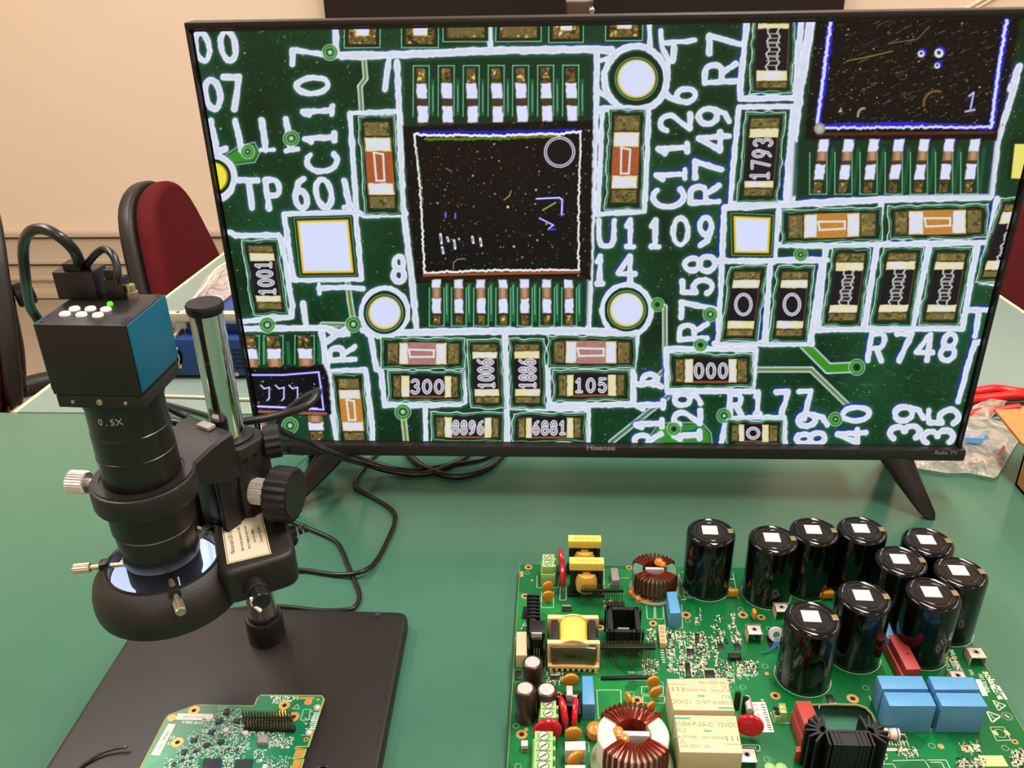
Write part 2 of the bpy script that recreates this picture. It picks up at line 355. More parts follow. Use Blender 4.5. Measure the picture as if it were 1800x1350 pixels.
    Dw = D+(n6-.5)*1.5+(n12-.5)*2.0
    gy, gx = np.gradient(D)
    blend(full, (110, 158, 146), .62*np.exp(-np.clip(Dw, 0, 40)/2.6)*(Dw > 0))
    fr = ss(5.5, 2.5, Dw)*ss(.2, 1.6, Dw)*np.clip((gy-gx)*1.0, 0, 1)*ss(.35, .75, n60+.25*ss(1000, 1500, PX))
    blend(full, (28, 34, 190), .85*fr*(.3+.7*ss(800, 1350, PX)))
    core = np.clip(-Dw/4, 0, 1); m = ss(.9, -.9, Dw)
    tone = 234-14*core+8*(n12-.5)-12*(n3 > .9)
    sc = np.stack([tone*.965, tone*.985, np.minimum(255, tone*1.075)], -1)
    I[:] = I*(1-m[..., None])+sc*m[..., None]
    edge = ss(1.5, .2, abs(Dw+1.2)); blend(full, (240, 243, 255), .45*edge)

    # ---- plated holes
    def via(c, r=7, hole=(200, 215, 205), ring=(58, 130, 40)):
        disc(c, r+7, (190, 226, 214), .75, 1, r+5); disc(c, r+5, ring, .9); disc(c, r+2, (150, 210, 160), .6, .8, r+.5); disc(c, r-1.5, (24, 60, 36), .9); disc(c, r-4, hole, .9)
    for c, r in (((580, 92), 8), ((512, 243), 8), ((435, 266), 6), ((711, 724), 8), ((623, 570), 8), ((512, 748), 8), ((1158, 536), 6), ((1251, 553), 7), ((1234, 607), 6), ((1508, 646), 8),
                 ((1188, 754), 6), ((1471, 737), 6), ((1409, 449), 6), ((1276, 731), 7), ((471, 571), 8)):
        via(c, r, (20, 20, 20) if c[0] in (1158, 1234, 1508, 1188) else (200, 215, 205))

    # ---- bare pads
    def pad(pts_or_c, r=None, g=9):
        if r:
            disc(pts_or_c, r+g, (9, 40, 22)); disc(pts_or_c, r+5, (120, 210, 150), .8, .8, r+3.2); disc(pts_or_c, r+2.5, (70, 45, 15)); disc(pts_or_c, r+1, (214, 190, 60)); disc((pts_or_c[0]+.6, pts_or_c[1]-.6), r-1.8, (212, 219, 250))
        else:
            p = np.array(pts_or_c, float); c = p.mean(0); o = lambda k: c+(p-c)*(1+k/np.abs(p-c).mean())
            poly(o(8), (9, 40, 22)); s, d = pdist(o(5)); blend(s, (130, 220, 170), .7*ss(1.2, .2, abs(d)))
            poly(o(2.5), (80, 55, 20)); poly(p, (226, 200, 40)); poly(o(-3.5), (214, 221, 252))
    disc((374, 311), 32, (9, 40, 22)); disc((374, 311), 27, (150, 130, 30)); disc((372, 311), 26, (236, 226, 60)); disc((364, 313), 15, (225, 228, 240), .8, 6)
    pad((678, 550), 28); pad((1104, 545), 29); pad((1119.5, 140), 33, 14)
    pad([(523, 388), (613, 386), (623, 479), (533, 480)]); pad([(1291, 381), (1356, 384), (1353, 446), (1293, 445)])
    poly([(1776, 248), (1800, 240), (1800, 320), (1768, 316)], (9, 40, 22)); poly([(1782, 256), (1830, 256), (1826, 318), (1776, 316)], (236, 222, 110))

    # ---- soldered parts
    def solder(pts, warm=1., flat=False):
        if flat:
            s, d = poly(pts, (112, 102, 58), 1., 1., 1.5); t = n6[s]*.5+n3[s]*.5; a = ss(.8, -.8, d)
            blend(s, (166, 146, 84), a*ss(.55, .8, t)*.7); blend(s, (60, 50, 24), a*ss(.42, .2, t)*.8); blend(s, (34, 26, 10), .8*ss(2.2, .4, abs(d+.8))); return
        s, d = poly(pts, (98, 84, 44), 1., 1., 1.5); t = n6[s]*.5+n3[s]*.5; a = ss(.8, -.8, d)
        blend(s, (168, 132, 66), a*ss(.52, .78, t)*warm); blend(s, (240, 222, 170), a*ss(.70, .84, t)*.9); blend(s, (40, 30, 14), a*ss(.40, .22, t)*.9)
        blend(s, (30, 22, 8), .8*ss(1.6, .3, abs(d+.6)))
    def bright(pts, warm=.0):
        s, d = poly(pts, (216, 222, 250), 1., 1.2, 1.5); blend(s, (232, 214, 120), ss(.8, -.8, d)*np.clip(ss(-3.2, -.4, d)*.8+warm*n12[s]*1.3, 0, 1))
    def chip(A, B, w, br, kind, txt=None, outline=True):
        A, B = np.array(A, float), np.array(B, float); L = np.linalg.norm(B-A); u = (B-A)/L; v = np.array([-u[1], u[0]])
        # every piece is cut square to the picture's own rows/columns, leaning with the part
        vert = abs(u[1]) > abs(u[0]); v = np.array([1., 0.]) if vert else np.array([0., 1.])
        P_ = lambda t, s_, k=1.: tuple(A+u*(t*L)+v*(s_*w/2*k))
        q = lambda a, b, k=1.: [P_(a, -1, k), P_(b, -1, k), P_(b, 1, k), P_(a, 1, k)]
        if outline:
            s, d = pdist(q(-.03, 1.03, 1.12)); blend(s, (12, 44, 26), ss(7, 4, d)); dd = d+(n12[s]-.5)*5
            blend(s, (196, 236, 222), .9*ss(1.8, .4, abs(dd-5))); blend(s, (150, 220, 180), .6*ss(1.3, .2, abs(dd-1.5)))
        b = [(x-br[0])/(br[-1]-br[0]) for x in br]
        poly(q(b[0], b[5], 1.04), (34, 28, 14))
        solder(q(b[0], b[1], .98), flat=True); solder(q(b[4], b[5], .98), flat=True)
        if kind == 'res':
            poly(q(b[1], b[4], 1.02), (38, 34, 26)); poly(q(b[2]-.01, b[3]+.01, .94), (22, 16, 26))
            bright(q(b[1], b[2], .92), .5); bright(q(b[3], b[4], .92), .5)
            poly([P_(b[2], .98), P_(b[3], .98), P_(b[3], .8), P_(b[2], .8)] if not vert else [P_(b[2], .98), P_(b[3], .98), P_(b[3], .9), P_(b[2], .9)], (150, 86, 50) if not vert else (84, 78, 50), .9)
            if txt == 'ladder':
                for k in (-.3, .3):
                    pts = [P_(b[2]+(b[3]-b[2])*i/10, k+.09*math.sin(i*2.2+k*9)+.02*(i % 3)) for i in range(11)]; line(pts, 2.6, (214, 212, 206), .95)
                for i in range(1, 9):
                    t = b[2]+(b[3]-b[2])*(i+.2)/9.4; line([P_(t, -.34), P_(t, .38)], 2.2 if i % 3 else 4.2, (168, 164, 160), .9)
            elif txt:
                n = len(txt)
                for i, c in enumerate(txt):
                    cw = (b[3]-b[2])*L/n; c0 = A+u*((b[2]+(b[3]-b[2])*(i+.5)/n)*L); hh = w*.56
                    for pl in F[c]:
                        pts = []
                        for x, y in pl:
                            a_, b_ = (x-.5)*cw*.72, (y-.5)*hh
                            pts.append((c0[0]+a_, c0[1]-b_) if not vert else (c0[0]-b_, c0[1]+a_*(-1)))
                        line(pts, 5.4, (228, 228, 238), 1.); line(pts, 1.8, (120, 112, 116), .85)
        else:
            col = {'brown': (166, 86, 42), 'pink': (172, 122, 114), 'orange': (190, 130, 50)}[kind]
            s, d = poly(q(b[2]-.02, b[3]+.02, .98), col); stripe = (n3[s]-.5)*18
            I[s] = np.clip(I[s]+(stripe*ss(.5, -.5, d))[..., None], 0, 255)
            for aa, bb in ((b[1], b[2]), (b[3], b[4])):
                p_ = np.array(q(aa, bb, 1.)); poly(p_, (120, 92, 70)); c_ = p_.mean(0); bright(c_+(p_-c_)*.9, .18)
            m0, m1 = b[2]+(b[3]-b[2])*.02, b[3]-(b[3]-b[2])*.06
            ln = [P_(m0, -.34), P_(m1, -.3), P_(m1+.0, .28), P_(m0+.02, .32), P_(m0, -.34)]
            line(ln, 3.4, (226, 226, 244), .95)
    chip((662, 213), (674, 368), 49, (213, 241, 267, 321, 343, 368), 'brown'); chip((1104, 203), (1098, 359), 48, (203, 233, 260, 309, 333, 359), 'brown')
    chip((614, 664), (626, 776), 40, (664, 685, 702, 741, 758, 776), 'orange'); chip((682, 621), (811, 622), 40, (682, 704, 720, 768, 788, 811), 'pink'); chip((975, 619), (1111, 620), 41, (975, 997, 1017, 1067, 1087, 1111), 'pink')
    chip((1386, 400), (1541, 396), 44, (1386, 1414, 1438, 1489, 1512, 1541), 'orange'); chip((1572, 394), (1726, 391), 44, (1572, 1597, 1624, 1673, 1698, 1726), 'orange')
    chip((458, 430), (476, 545), 47, (430, 445, 458, 520, 530, 545), 'res', '1001'); chip((693, 679), (809, 680), 40, (693, 708, 722, 785, 796, 809), 'res', '300')
    chip((854, 604), (860, 710), 46, (604, 619, 630, 684, 696, 710), 'res', '6001'); chip((929, 604), (931, 710), 47, (604, 618, 630, 684, 696, 710), 'res', '6881')
    chip((984, 678), (1102, 677), 40, (984, 1000, 1011, 1072, 1086, 1102), 'res', '105'); chip((769, 751), (881, 752), 38, (769, 785, 797, 855, 867, 881), 'res', '8896'); chip((913, 752), (1026, 752), 38, (913, 928, 938, 1000, 1011, 1026), 'res', '6881')
    chip((1360, 36), (1356, 158), 58, (10, 20, 30, 120, 141, 158), 'res', 'ladder'); chip((1346, 208), (1333, 347), 54, (208, 228, 243, 320, 331, 347), 'res', '3971')
    chip((1316, 477), (1302, 593), 50, (477, 493, 507, 565, 578, 593), 'res', '0'); chip((1400, 477), (1388, 593), 50, (477, 493, 507, 565, 578, 593), 'res', '0')
    chip((1498, 445), (1481, 566), 52, (445, 463, 477, 537, 550, 566), 'res', 'ladder'); chip((1588, 445), (1568, 565), 54, (445, 461, 475, 537, 549, 565), 'res', 'ladder'); chip((1673, 445), (1652, 565), 54, (445, 462, 475, 537, 549, 565), 'res', 'ladder')
    chip((1189, 652), (1317, 652), 44, (1189, 1207, 1221, 1284, 1297, 1317), 'res', '000'); chip((1288, 761), (1371, 762), 32, (1288, 1302, 1311, 1343, 1354, 1371), 'res', '0')
    chip((1792, 360), (1752, 490), 56, (360, 375, 395, 460, 476, 490), 'res', 'ladder')
    for x0, x1, y1 in ((611, 662, 79), (712, 765, 79), (785, 854, 69), (878, 946, 69), (971, 1020, 71), (1071, 1124, 68)):
        big = x1-x0 > 60
        s, d = pdist([(x0-5, 30), (x1+5, 30), (x1+5, y1+4), (x0-5, y1+4)]); blend(s, (12, 40, 24), ss(1, -1, d)); blend(s, (150, 226, 190), .8*ss(1.4, .3, abs(d-1)))
        solder([(x0, 30), (x1, 30), (x1, y1), (x0, y1)])
        if not big: bright([(x0+13, 30), (x1-12, 30), (x1-14, y1-16), (x0+15, y1-16)])
        else: poly([(x0+4, 30), (x1-4, 30), (x1-6, y1-6), (x0+6, y1-6)], (112, 98, 56), .8, 2.)

    # ---- packages with legs
    def leg(x, y, w, seg, lean=0.):
        yy = y
        for k, (h, kind) in enumerate(seg):
            c = x+lean*(yy-y); p = [(c-w/2, yy), (c+w/2, yy), (c+w/2+lean*h, yy+h), (c-w/2+lean*h, yy+h)]
            if kind == 's': solder(p)
            elif kind == 'w': poly([(a+(1.5 if i in (1, 2) else -1.5), b) for i, (a, b) in enumerate(p)], (86, 66, 44)); poly(p, (218, 223, 250), 1., 1.2, 2.5)
            elif kind == 'b': poly(p, (150, 104, 66), 1., 1.5); poly([(a*.5+c*.5, b-1) for a, b in p], (206, 170, 140), .6, 2.)
            elif kind == 'd': poly(p, (70, 52, 36), 1., 1.5)
            yy += h
    def u_outline(x, y0, y1, w, down):
        pts = [(x-w, y0), (x-w, y1), (x+w, y1), (x+w, y0)] if down else [(x-w, y1), (x-w, y0), (x+w, y0), (x+w, y1)]
        line(pts, 2., (130, 214, 170), .8)
    poly([(712, 108), (1042, 100), (1042, 215), (712, 222)], (10, 46, 26), .8, 4)
    for i, x in enumerate((741, 785, 829, 873, 916, 960, 1004)):
        u_outline(x, 116, 205, 14, False); poly([(x+18, 140), (x+23, 140), (x+23, 204), (x+18, 204)], (32, 110, 66), .9, 2); line([(x+20.5, 150), (x+21, 196)], 1.4, (170, 220, 220), .7)
        leg(x-1, 119, 18, ((28, 's'), (27, 'w'), (13, 'd'), (29, 'w'), (6, 'd')), .05)
    def package(outer, inner, tone=(8, 5, 6)):
        s, d = poly(outer, tone, 1., 2.5, 3.); dots(outer, inner); return s
    def dots(outer, inner):
        o = np.array(outer); x0, y0 = o.min(0); x1, y1 = o.max(0)
        for k in range(int((x1-x0)*(y1-y0)/85)):
            x, y = rng.uniform(x0+4, x1-4), rng.uniform(y0+4, y1-4); r = rng.exponential(.38)+.22
            disc((x, y), min(r, 2.4), ((206, 176, 130), (226, 216, 200), (150, 90, 44))[rng.integers(3)], rng.uniform(.3, .95), .7)
    package([(709, 222), (1043, 212), (1041, 492), (733, 498)], None)
    def rough(pts, w, col, a=1., amp=1.6):
        for p, q in zip(pts[:-1], pts[1:]):
            n = int(np.hypot(q[0]-p[0], q[1]-p[1])/4)+1
            pp = [(p[0]+(q[0]-p[0])*i/n+rng.normal(0, amp*.5), p[1]+(q[1]-p[1])*i/n+rng.normal(0, amp*.5)) for i in range(n+1)]
            line(pp, w, col, a)
    rough([(740, 232), (880, 233), (1015, 229)], 4.5, (24, 26, 190), .9); rough([(748, 245), (880, 244), (985, 239)], 5, (96, 120, 30), .8)
    rough([(728, 236), (745, 238), (880, 239), (1000, 235), (1022, 232)], 4, (240, 240, 250)); rough([(729, 236), (740, 330), (748, 480)], 3.4, (232, 236, 236)); rough([(734, 260), (745, 360)], 2., (110, 140, 40), .6)
    rough([(1022, 232), (1019, 350), (1020, 478)], 3.2, (228, 232, 240)); rough([(748, 480), (880, 475), (1020, 475)], 3.6, (238, 240, 246)); line([(747, 484), (880, 481), (1020, 479)], 5, (150, 78, 40)); line([(740, 491), (1030, 489)], 6, (40, 20, 12))
    disc((985, 268), 27.5, (228, 228, 250), 1., .8, 25.6); disc((985, 269), 24, (18, 16, 96), .7, 2.); disc((986, 267), 22.5, (14, 9, 10)); disc((985, 268), 24, (228, 228, 250), 1., .7, 22.3)
    line([(944, 350), (985, 349), (991, 353), (990, 380)], 4, (60, 50, 230)); line([(945, 350), (985, 348), (990, 352), (989, 378)], 2, (240, 240, 255)); line([(956, 370), (978, 357)], 3, (150, 160, 60)); line([(950, 384), (962, 390), (976, 397), (966, 404), (978, 404)], 3, (70, 60, 240)); line([(950, 384), (974, 396), (966, 403)], 1.6, (240, 240, 255))
    for x, y in ((785, 378), (802, 380)): line([(x, y-4), (x, y+4)], 3, (110, 110, 240))
    for x, y, h in ((776, 420, 8), (788, 421, 3), (800, 430, 7), (832, 422, 5), (846, 426, 6), (779, 440, 5)): line([(x, y-h), (x+2, y+h)], 4.4, (225, 230, 255)); line([(x, y-h*.5), (x+1, y+h*.5)], 1.4, (30, 30, 40))
    line([(799, 474), (799, 462), (806, 456), (818, 455)], 1.6, (170, 140, 90)); line([(785, 296), (796, 302)], 1.8, (150, 110, 60)); line([(888, 352), (897, 345), (900, 336)], 2, (180, 140, 90))
    poly([(738, 498), (1036, 494), (1034, 572), (742, 574)], (10, 50, 28), .8, 3)
    for x in (769, 808, 847, 886, 924, 963, 1002):
        u_outline(x+1, 506, 573, 13, True); poly([(x+16, 498), (x+22, 498), (x+22, 566), (x+16, 566)], (34, 112, 66), .9, 2); line([(x+18, 502), (x+19, 552)], 1.6, (170, 220, 220), .7)
        leg(x, 492, 15, ((15, 'w'), (18, 'b'), (26, 'w'), (2, 'd'), (19, 's')), .02)
    package([(1436, 20), (1795, 20), (1750, 250), (1415, 247)], None)
    for k in range(240):
        x, y, L = rng.uniform(1455, 1745), rng.uniform(40, 225), rng.exponential(5)+2
        line([(x, y), (x+L, y-L*.42)], rng.uniform(.6, 1.5), (150, 136, 84), rng.uniform(.25, .8))
    line([(1488, 110), (1530, 102), (1568, 93)], 2, (130, 126, 60)); line([(1560, 80), (1612, 72), (1632, 50)], 1.6, (120, 110, 60))
    for o, c, w in ((0, (34, 34, 210), 11), (-1, (214, 220, 244), 5)):
        rough([(1461+o, 36), (1449+o, 130), (1438+o, 218)], w, c); rough([(1450, 227+(1 if o else -3)), (1600, 225+(1 if o else -3)), (1739, 227)], w*.8, c); rough([(1742+o, 226), (1752+o, 140), (1768+o, 36)], w, c)
    line([(1436, 238), (1745, 236)], 5, (84, 40, 24)); disc((1441, 228), 10, (140, 146, 130)); disc((1441, 228), 6, (190, 196, 190), .8, 3)
    for x, y, r in ((1618, 98, 6), (1649, 97, 8), (1646, 119, 5)): disc((x+2, y-2), r+2, (40, 36, 200)); disc((x, y), r, (220, 226, 236)); disc((x, y-1), r*.45, (60, 60, 60))
    ch_ = [[(1702, 172), (1710, 166), (1704, 198)], [(1696, 199), (1712, 196)]]
    for pl in ch_: line(pl, 5, (40, 36, 170)); line(pl, 3, (190, 196, 200))
    line(arc(1645, 185, 22, 22, 170, 290), 4, (110, 84, 50)); line(arc(1518, 205, 10, 12, 170, 280), 4, (150, 146, 110)); poly([(1473, 200), (1478, 191), (1481, 200)], (180, 176, 110))
    poly([(1398, 252), (1748, 250), (1738, 344), (1394, 346)], (12, 48, 30), .75, 3)
    for i in range(7):
        x = 1448+44*i; u_outline(x-9, 270, 343, 15, True); poly([(x+14, 262), (x+20, 262), (x+12, 340), (x+6, 340)], (26, 92, 56), .8, 2)
        line([(x+10, 246), (x+7, 268)], 5, (40, 30, 170), .7); leg(x+1, 247, 17, ((22, 'w'), (16, 'b'), (6, 'd'), (27, 'w'), (2, 'd'), (22, 's')), -.13)
    for x in (440, 482, 537):
        u_outline(x, 590, 640, 17, False); leg(x-2, 589, 24, ((24, 's'), (18, 'w'), (15, 'b')), .1); poly([(x+22, 600), (x+28, 600), (x+31, 640), (x+25, 640)], (30, 110, 66), .9, 2)
    package([(436, 648), (570, 642), (580, 664), (584, 728), (448, 730)], None, (10, 6, 16))
    for o, c, w in ((0, (60, 50, 220), 5), (0, (230, 232, 250), 2.4)):
        line([(440, 659), (500, 659), (562, 654), (566, 680), (571, 720), (452, 714)], w, c, .9); line([(446, 714), (560, 718)], w, c, .9)
    for x in (460, 486, 510): line([(x, 677), (x+6, 683), (x+15, 681), (x+15, 700), (x+11, 704)], 3.4, (70, 60, 220), .7); line([(x, 677), (x+6, 683), (x+15, 681), (x+15, 700), (x+11, 704)], 2, (225, 225, 245))
    line([(450, 723), (575, 727)], 5, (160, 90, 50)); leg(556, 731, 26, ((12, 'b'), (14, 'w'), (20, 's')), .1); leg(458, 735, 22, ((12, 'b'), (26, 'w')), .1)
    # soft picture: the panel's own pixels and a little lens blur
    I = np.clip(I, 0, 255)/255.
    I = np.where(I <= .04045, I/12.92, ((I+.055)/1.055)**2.4)
    return I
# ---------------------------------------------------------------- room
mat('wall_paint', (233, 214, 192), .7, spec=.3, noise=.015, nscale=2., bump=.05, bscale=400)
mat('ceiling_paint', (235, 228, 214), .9); mat('floor_vinyl', (158, 142, 122), .45, noise=.06, nscale=5)
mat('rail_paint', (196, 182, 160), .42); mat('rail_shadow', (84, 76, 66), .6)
X0, X1, Y0 = -3.2, 3.4, -3.2
def quad(name, vs_, m): return MB().add(vs_, [(0, 1, 2, 3)]).build(name, m)
def slab(name, a, m): return struct(MB().box(*a).build(name, m))
slab('floor', (X0, X1, Y0, WALL, FLOOR-.05, FLOOR), 'floor_vinyl'); slab('ceiling', (X0, X1, Y0, WALL, CEIL, CEIL+.05), 'ceiling_paint')
slab('wall_back', (X0, X1, WALL, WALL+.08, FLOOR, CEIL), 'wall_paint'); slab('wall_front', (X0, X1, Y0-.08, Y0, FLOOR, CEIL), 'wall_paint')
slab('wall_left', (X0-.08, X0, Y0, WALL, FLOOR, CEIL), 'wall_paint'); slab('wall_right', (X1, X1+.08, Y0, WALL, FLOOR, CEIL), 'wall_paint')
# stepped cable rail along the foot of the back wall
bb = struct(MB().box(X0, X1, WALL-.012, WALL, FLOOR, -.465).build('baseboard_back', 'rail_paint'), 'cream rail with stepped ribs along the foot of the back wall')
for z0, z1, d in ((-.482, -.463, .03), (-.592, -.572, .03), (-.66, -.642, .03), (-.735, -.695, .034)):
    MB().box(X0, X1, WALL-d, WALL-.012, z0, z1, .004).build('rib', 'rail_paint', bb)
for z0, z1 in ((-.492, -.482), (-.602, -.592), (-.74, -.735)):  # shade of the grooves below the ribs, painted as dark strips
    MB().box(X0, X1, WALL-.016, WALL-.012, z0, z1).build('groove_shade', 'rail_shadow', bb)
# slim conduit climbing the wall at the right
mat('conduit_white', (240, 226, 200), .4)
a_, b_ = GY(1650, 42, WALL-.01), GY(1735, -6, WALL-.01); d_ = b_-a_
tr = struct(MB().rod(a_-d_*.3, b_+d_*3, .006, 8).build('trim_1', 'conduit_white'), 'pale conduit slanting up the wall behind the television')
a_, b_ = GY(1676, 36, WALL-.01), GY(1752, -6, WALL-.01); d_ = b_-a_
MB().rod(a_-d_*.3, b_+d_*3, .004, 8).build('second_conduit', 'conduit_white', tr)

# ---------------------------------------------------------------- the two tables
mat('mat_green', (69, 116, 94), .20, spec=.5, noise=.03, nscale=7, bump=.03, bscale=900)
mat('mat_edge', (30, 70, 56), .6); mat('table_pale', (124, 143, 134), .36, noise=.02, nscale=6); mat('edge_band', (226, 212, 168), .45); mat('steel_dark', (60, 60, 60), .4, .7)
def table(name, poly_, mt, label, band=None, legs=()):
    r = empty(name, (sum(p[0] for p in poly_)/len(poly_), sum(p[1] for p in poly_)/len(poly_), FLOOR)); ox, oy, oz = r.location
    L = [(x-ox, y-oy) for x, y in poly_]
    MB().prism(L, -.003-FLOOR, -FLOOR, .001).build('work_surface', mt, r)
    MB().prism(L, -.034-FLOOR, -.003-FLOOR, .001).build('tabletop', 'edge_band', r)
    for x, y in legs: MB().box(x-.025-ox, x+.025-ox, y-.025-oy, y+.025-oy, 0, -.034-FLOOR, .004).build('leg', 'steel_dark', r)
    return tag(r, label, 'table')
table('front_table', [(-1.02, -1.1), (1.35, -1.1), (1.35, .166), (-.72, .168), (-.98, .185), (-1.02, .16)], 'mat_green', 'table with a dark green work surface under the television and boards', legs=((-.9, -1), (1.25, -1), (-.9, .08), (1.25, .08)))
rt = table('rear_table', [(-.726, .171), (.69, .171), (.614, 1.02), (-.655, 1.02)], 'table_pale', 'pale grey-green table with a cream edge behind the television', legs=((-.64, .25), (.6, .25), (-.35, .94), (.22, .94)))
ox, oy, oz = rt.location
for p, q in (((-.732, .171), (-.661, 1.02)), ((.69, .171), (.614, 1.02))):
    s_ = 1 if p[0] < 0 else 0
    MB().prism([(p[0]-ox, p[1]-oy), (p[0]+.006-ox, p[1]-oy), (q[0]+.006-ox, q[1]-oy), (q[0]-ox, q[1]-oy)], -.034-FLOOR, .0004-FLOOR, .001).build('edge_strip', 'edge_band', rt)

# ---------------------------------------------------------------- television
mat('tv_black', (24, 23, 22), .38, bump=.02); mat('tv_bar', (40, 38, 36), .42); mat('tv_back', (18, 18, 18), .6); mat('tv_inner', (6, 6, 6), .25)
mat('logo_silver', (196, 192, 184), .35, .3); mat('logo_dim', (160, 156, 148), .35, .3)
tv = tag(empty('television', (0, 0, 0)), 'large flat television on splayed black legs showing a magnified circuit board', 'television')
SX, SZ0, SZ1 = .349, .0638, .4564
def bar(x0, x1, z0, z1, y0, y1, b=.0015): return MB().box(x0, x1, y0, y1, z0, z1, b)
bar(-.3537, .3537, SZ1+.0022, .4642, -.006, .016, .002).build('top_bezel', 'tv_black', tv)
bar(-.3537, -SX-.0015, .0525, .4642, -.0055, .0155, .0015).build('side_bezel', 'tv_black', tv); bar(SX+.0015, .3537, .0525, .4642, -.0055, .0155, .0015).build('side_bezel', 'tv_black', tv)
bar(-.3565, .3575, .0505, SZ0-.0005, -.0085, .018, .002).build('bottom_bezel', 'tv_bar', tv)
MB().box(-.352, .352, .0008, .014, .054, .463).build('inner_border', 'tv_inner', tv)
MB().prism([(-.35, .056), (.35, .056), (.35, .46), (-.35, .46)], 0, .01, 0, Matrix(((1, 0, 0, 0), (0, 0, 1, .014), (0, 1, 0, 0), (0, 0, 0, 1)))).build('back_panel', 'tv_back', tv)
bar(-.27, .27, .07, .3, .024, .07, .012).build('back_housing', 'tv_back', tv)
# lit panel: a fine grid carrying the picture's colours
NX, NY = 1120, 630
pic = screen_picture(NX, NY)
gx, gz = np.meshgrid(np.linspace(-SX, SX, NX), np.linspace(SZ0, SZ1, NY))
me = bpy.data.meshes.new('screen'); me.vertices.add(NX*NY)
me.vertices.foreach_set('co', np.stack([gx, np.zeros_like(gx), gz], -1).astype(np.float32).ravel())
ii = (np.arange(NY-1)[:, None]*NX+np.arange(NX-1)[None, :]).ravel(); qd = np.stack([ii, ii+1, ii+NX+1, ii+NX], -1).astype(np.int32)
me.loops.add(qd.size); me.loops.foreach_set('vertex_index', qd.ravel()); me.polygons.add(len(qd)); me.polygons.foreach_set('loop_start', np.arange(0, qd.size, 4, dtype=np.int32))
me.update(calc_edges=True)
ca = me.color_attributes.new('picture', 'FLOAT_COLOR', 'POINT'); ca.data.foreach_set('color', np.concatenate([pic.reshape(-1, 3), np.ones((NX*NY, 1))], 1).astype(np.float32).ravel())
m = bpy.data.materials.new('screen_picture'); m.use_nodes = True; nt = m.node_tree; b = nt.nodes['Principled BSDF']
at_ = nt.nodes.new('ShaderNodeVertexColor'); at_.layer_name = 'picture'
b.inputs['Base Color'].default_value = (.004, .004, .004, 1); b.inputs['Roughness'].default_value = .35; b.inputs['Specular IOR Level'].default_value = .25
nt.links.new(at_.outputs['Color'], b.inputs['Emission Color']); b.inputs['Emission Strength'].default_value = 1.0
me.materials.append(m); so = bpy.data.objects.new('screen', me); C.objects.link(so); so.parent = tv; so['label'] = 'lit screen with a magnified green circuit board'
# writing on the lower bezel
for s_, px, py, sz, mm, sx in (('Hisense', 1056, 787.5, .0082, 'logo_silver', 1.12), ('Roku TV', 1663, 796, .0058, 'logo_dim', 1.05)):
    p = GY(px, py, -.0086); text('bezel_lettering', s_, sz, mm, tv, TR(p[0], -.0086, p[2]) @ RX(90), sx=sx, bold=.00012)
# splayed legs, each a front and a rear prong
def prong(name, tx, ty, fx, fy, par):
    bm = bmesh.new(); sgn = 1 if fx > tx else -1
    secs = [(tx, ty, .056, .0185, .011), (tx+(fx-tx)*.45, ty+(fy-ty)*.45, .030, .0135, .009), (tx+(fx-tx)*.9, ty+(fy-ty)*.9, .006, .0085, .007), (fx, fy, .0, .0045, .005)]
    mb = MB(); vs_ = []; n = 12
    for x, y, z, w, d in secs:
        for k in range(n):
            a = 2*math.pi*k/n; ca_, sa = math.cos(a), math.sin(a); e = .6
            vs_.append((x+w*math.copysign(abs(ca_)**e, ca_), y+d*math.copysign(abs(sa)**e, sa), z if z > 0 else .0))
    fs = [(j*n+k, j*n+(k+1) % n, (j+1)*n+(k+1) % n, (j+1)*n+k) for j in range(len(secs)-1) for k in range(n)]+[tuple(range(n)), tuple(len(vs_)-n+k for k in range(n))]
    mb.add(vs_, fs, True).build(name, 'tv_black', par)
for sg in (1, -1):
    prong('leg', sg*.2895 if sg > 0 else -.2705, .004, sg*.3245, -.033, tv); prong('leg', sg*.2895 if sg > 0 else -.2705, .02, sg*.3245, .075, tv)

# ---------------------------------------------------------------- dark displays hanging on the back wall
mat('display_black', (26, 18, 16), .3); mat('bracket_brown', (62, 42, 32), .45); mat('chrome', (214, 210, 204), .12, 1.)
zt = .26
pl = GY(570, 20, 2.40)[0]; pm0 = GY(995, 20, 2.40)[0]; pm1 = GY(1043, 20, 2.40)[0]; pr = GY(1483, 20, 2.40)[0]
for x0, x1, lab in ((pl, pm0, 'left dark display panel on the wall above the television'), (pm1, pr, 'right dark display panel on the wall above the television')):
    r = tag(empty('wall_display', ((x0+x1)/2, 2.42, .0)), lab, 'display', 'dark displays on the back wall'); hw = (x1-x0)/2
    MB().box(-hw, hw, -.02, .02, -.02, .9, .004).build('housing', 'display_black', r); MB().box(-hw+.012, hw-.012, -.0215, -.0195, -.0, .88).build('glass', 'display_black', r)
    MB().box(-.1, .1, .02, .05, .3, .5).build('wall_mount', 'steel_dark', r)
r = tag(empty('wall_bracket', ((pm0+pm1)/2, 2.42, .2)), 'brown bracket plate with a bright bolt between the two wall displays', 'bracket'); hw = (pm1-pm0)/2
zt = GY(1000, 5, 2.41)[2]-.2
MB().box(-hw, hw, -.012, .05, -.1, zt, .002).build('plate', 'bracket_brown', r)
q = GY(1041, 18, 2.40); MB().lathe([(.011, 0), (.011, .006), (.006, .01), (0, .01)], 12, TR(q[0]-r.location[0], -.012, q[2]-.2) @ RX(90)).build('bolt', 'chrome', r)
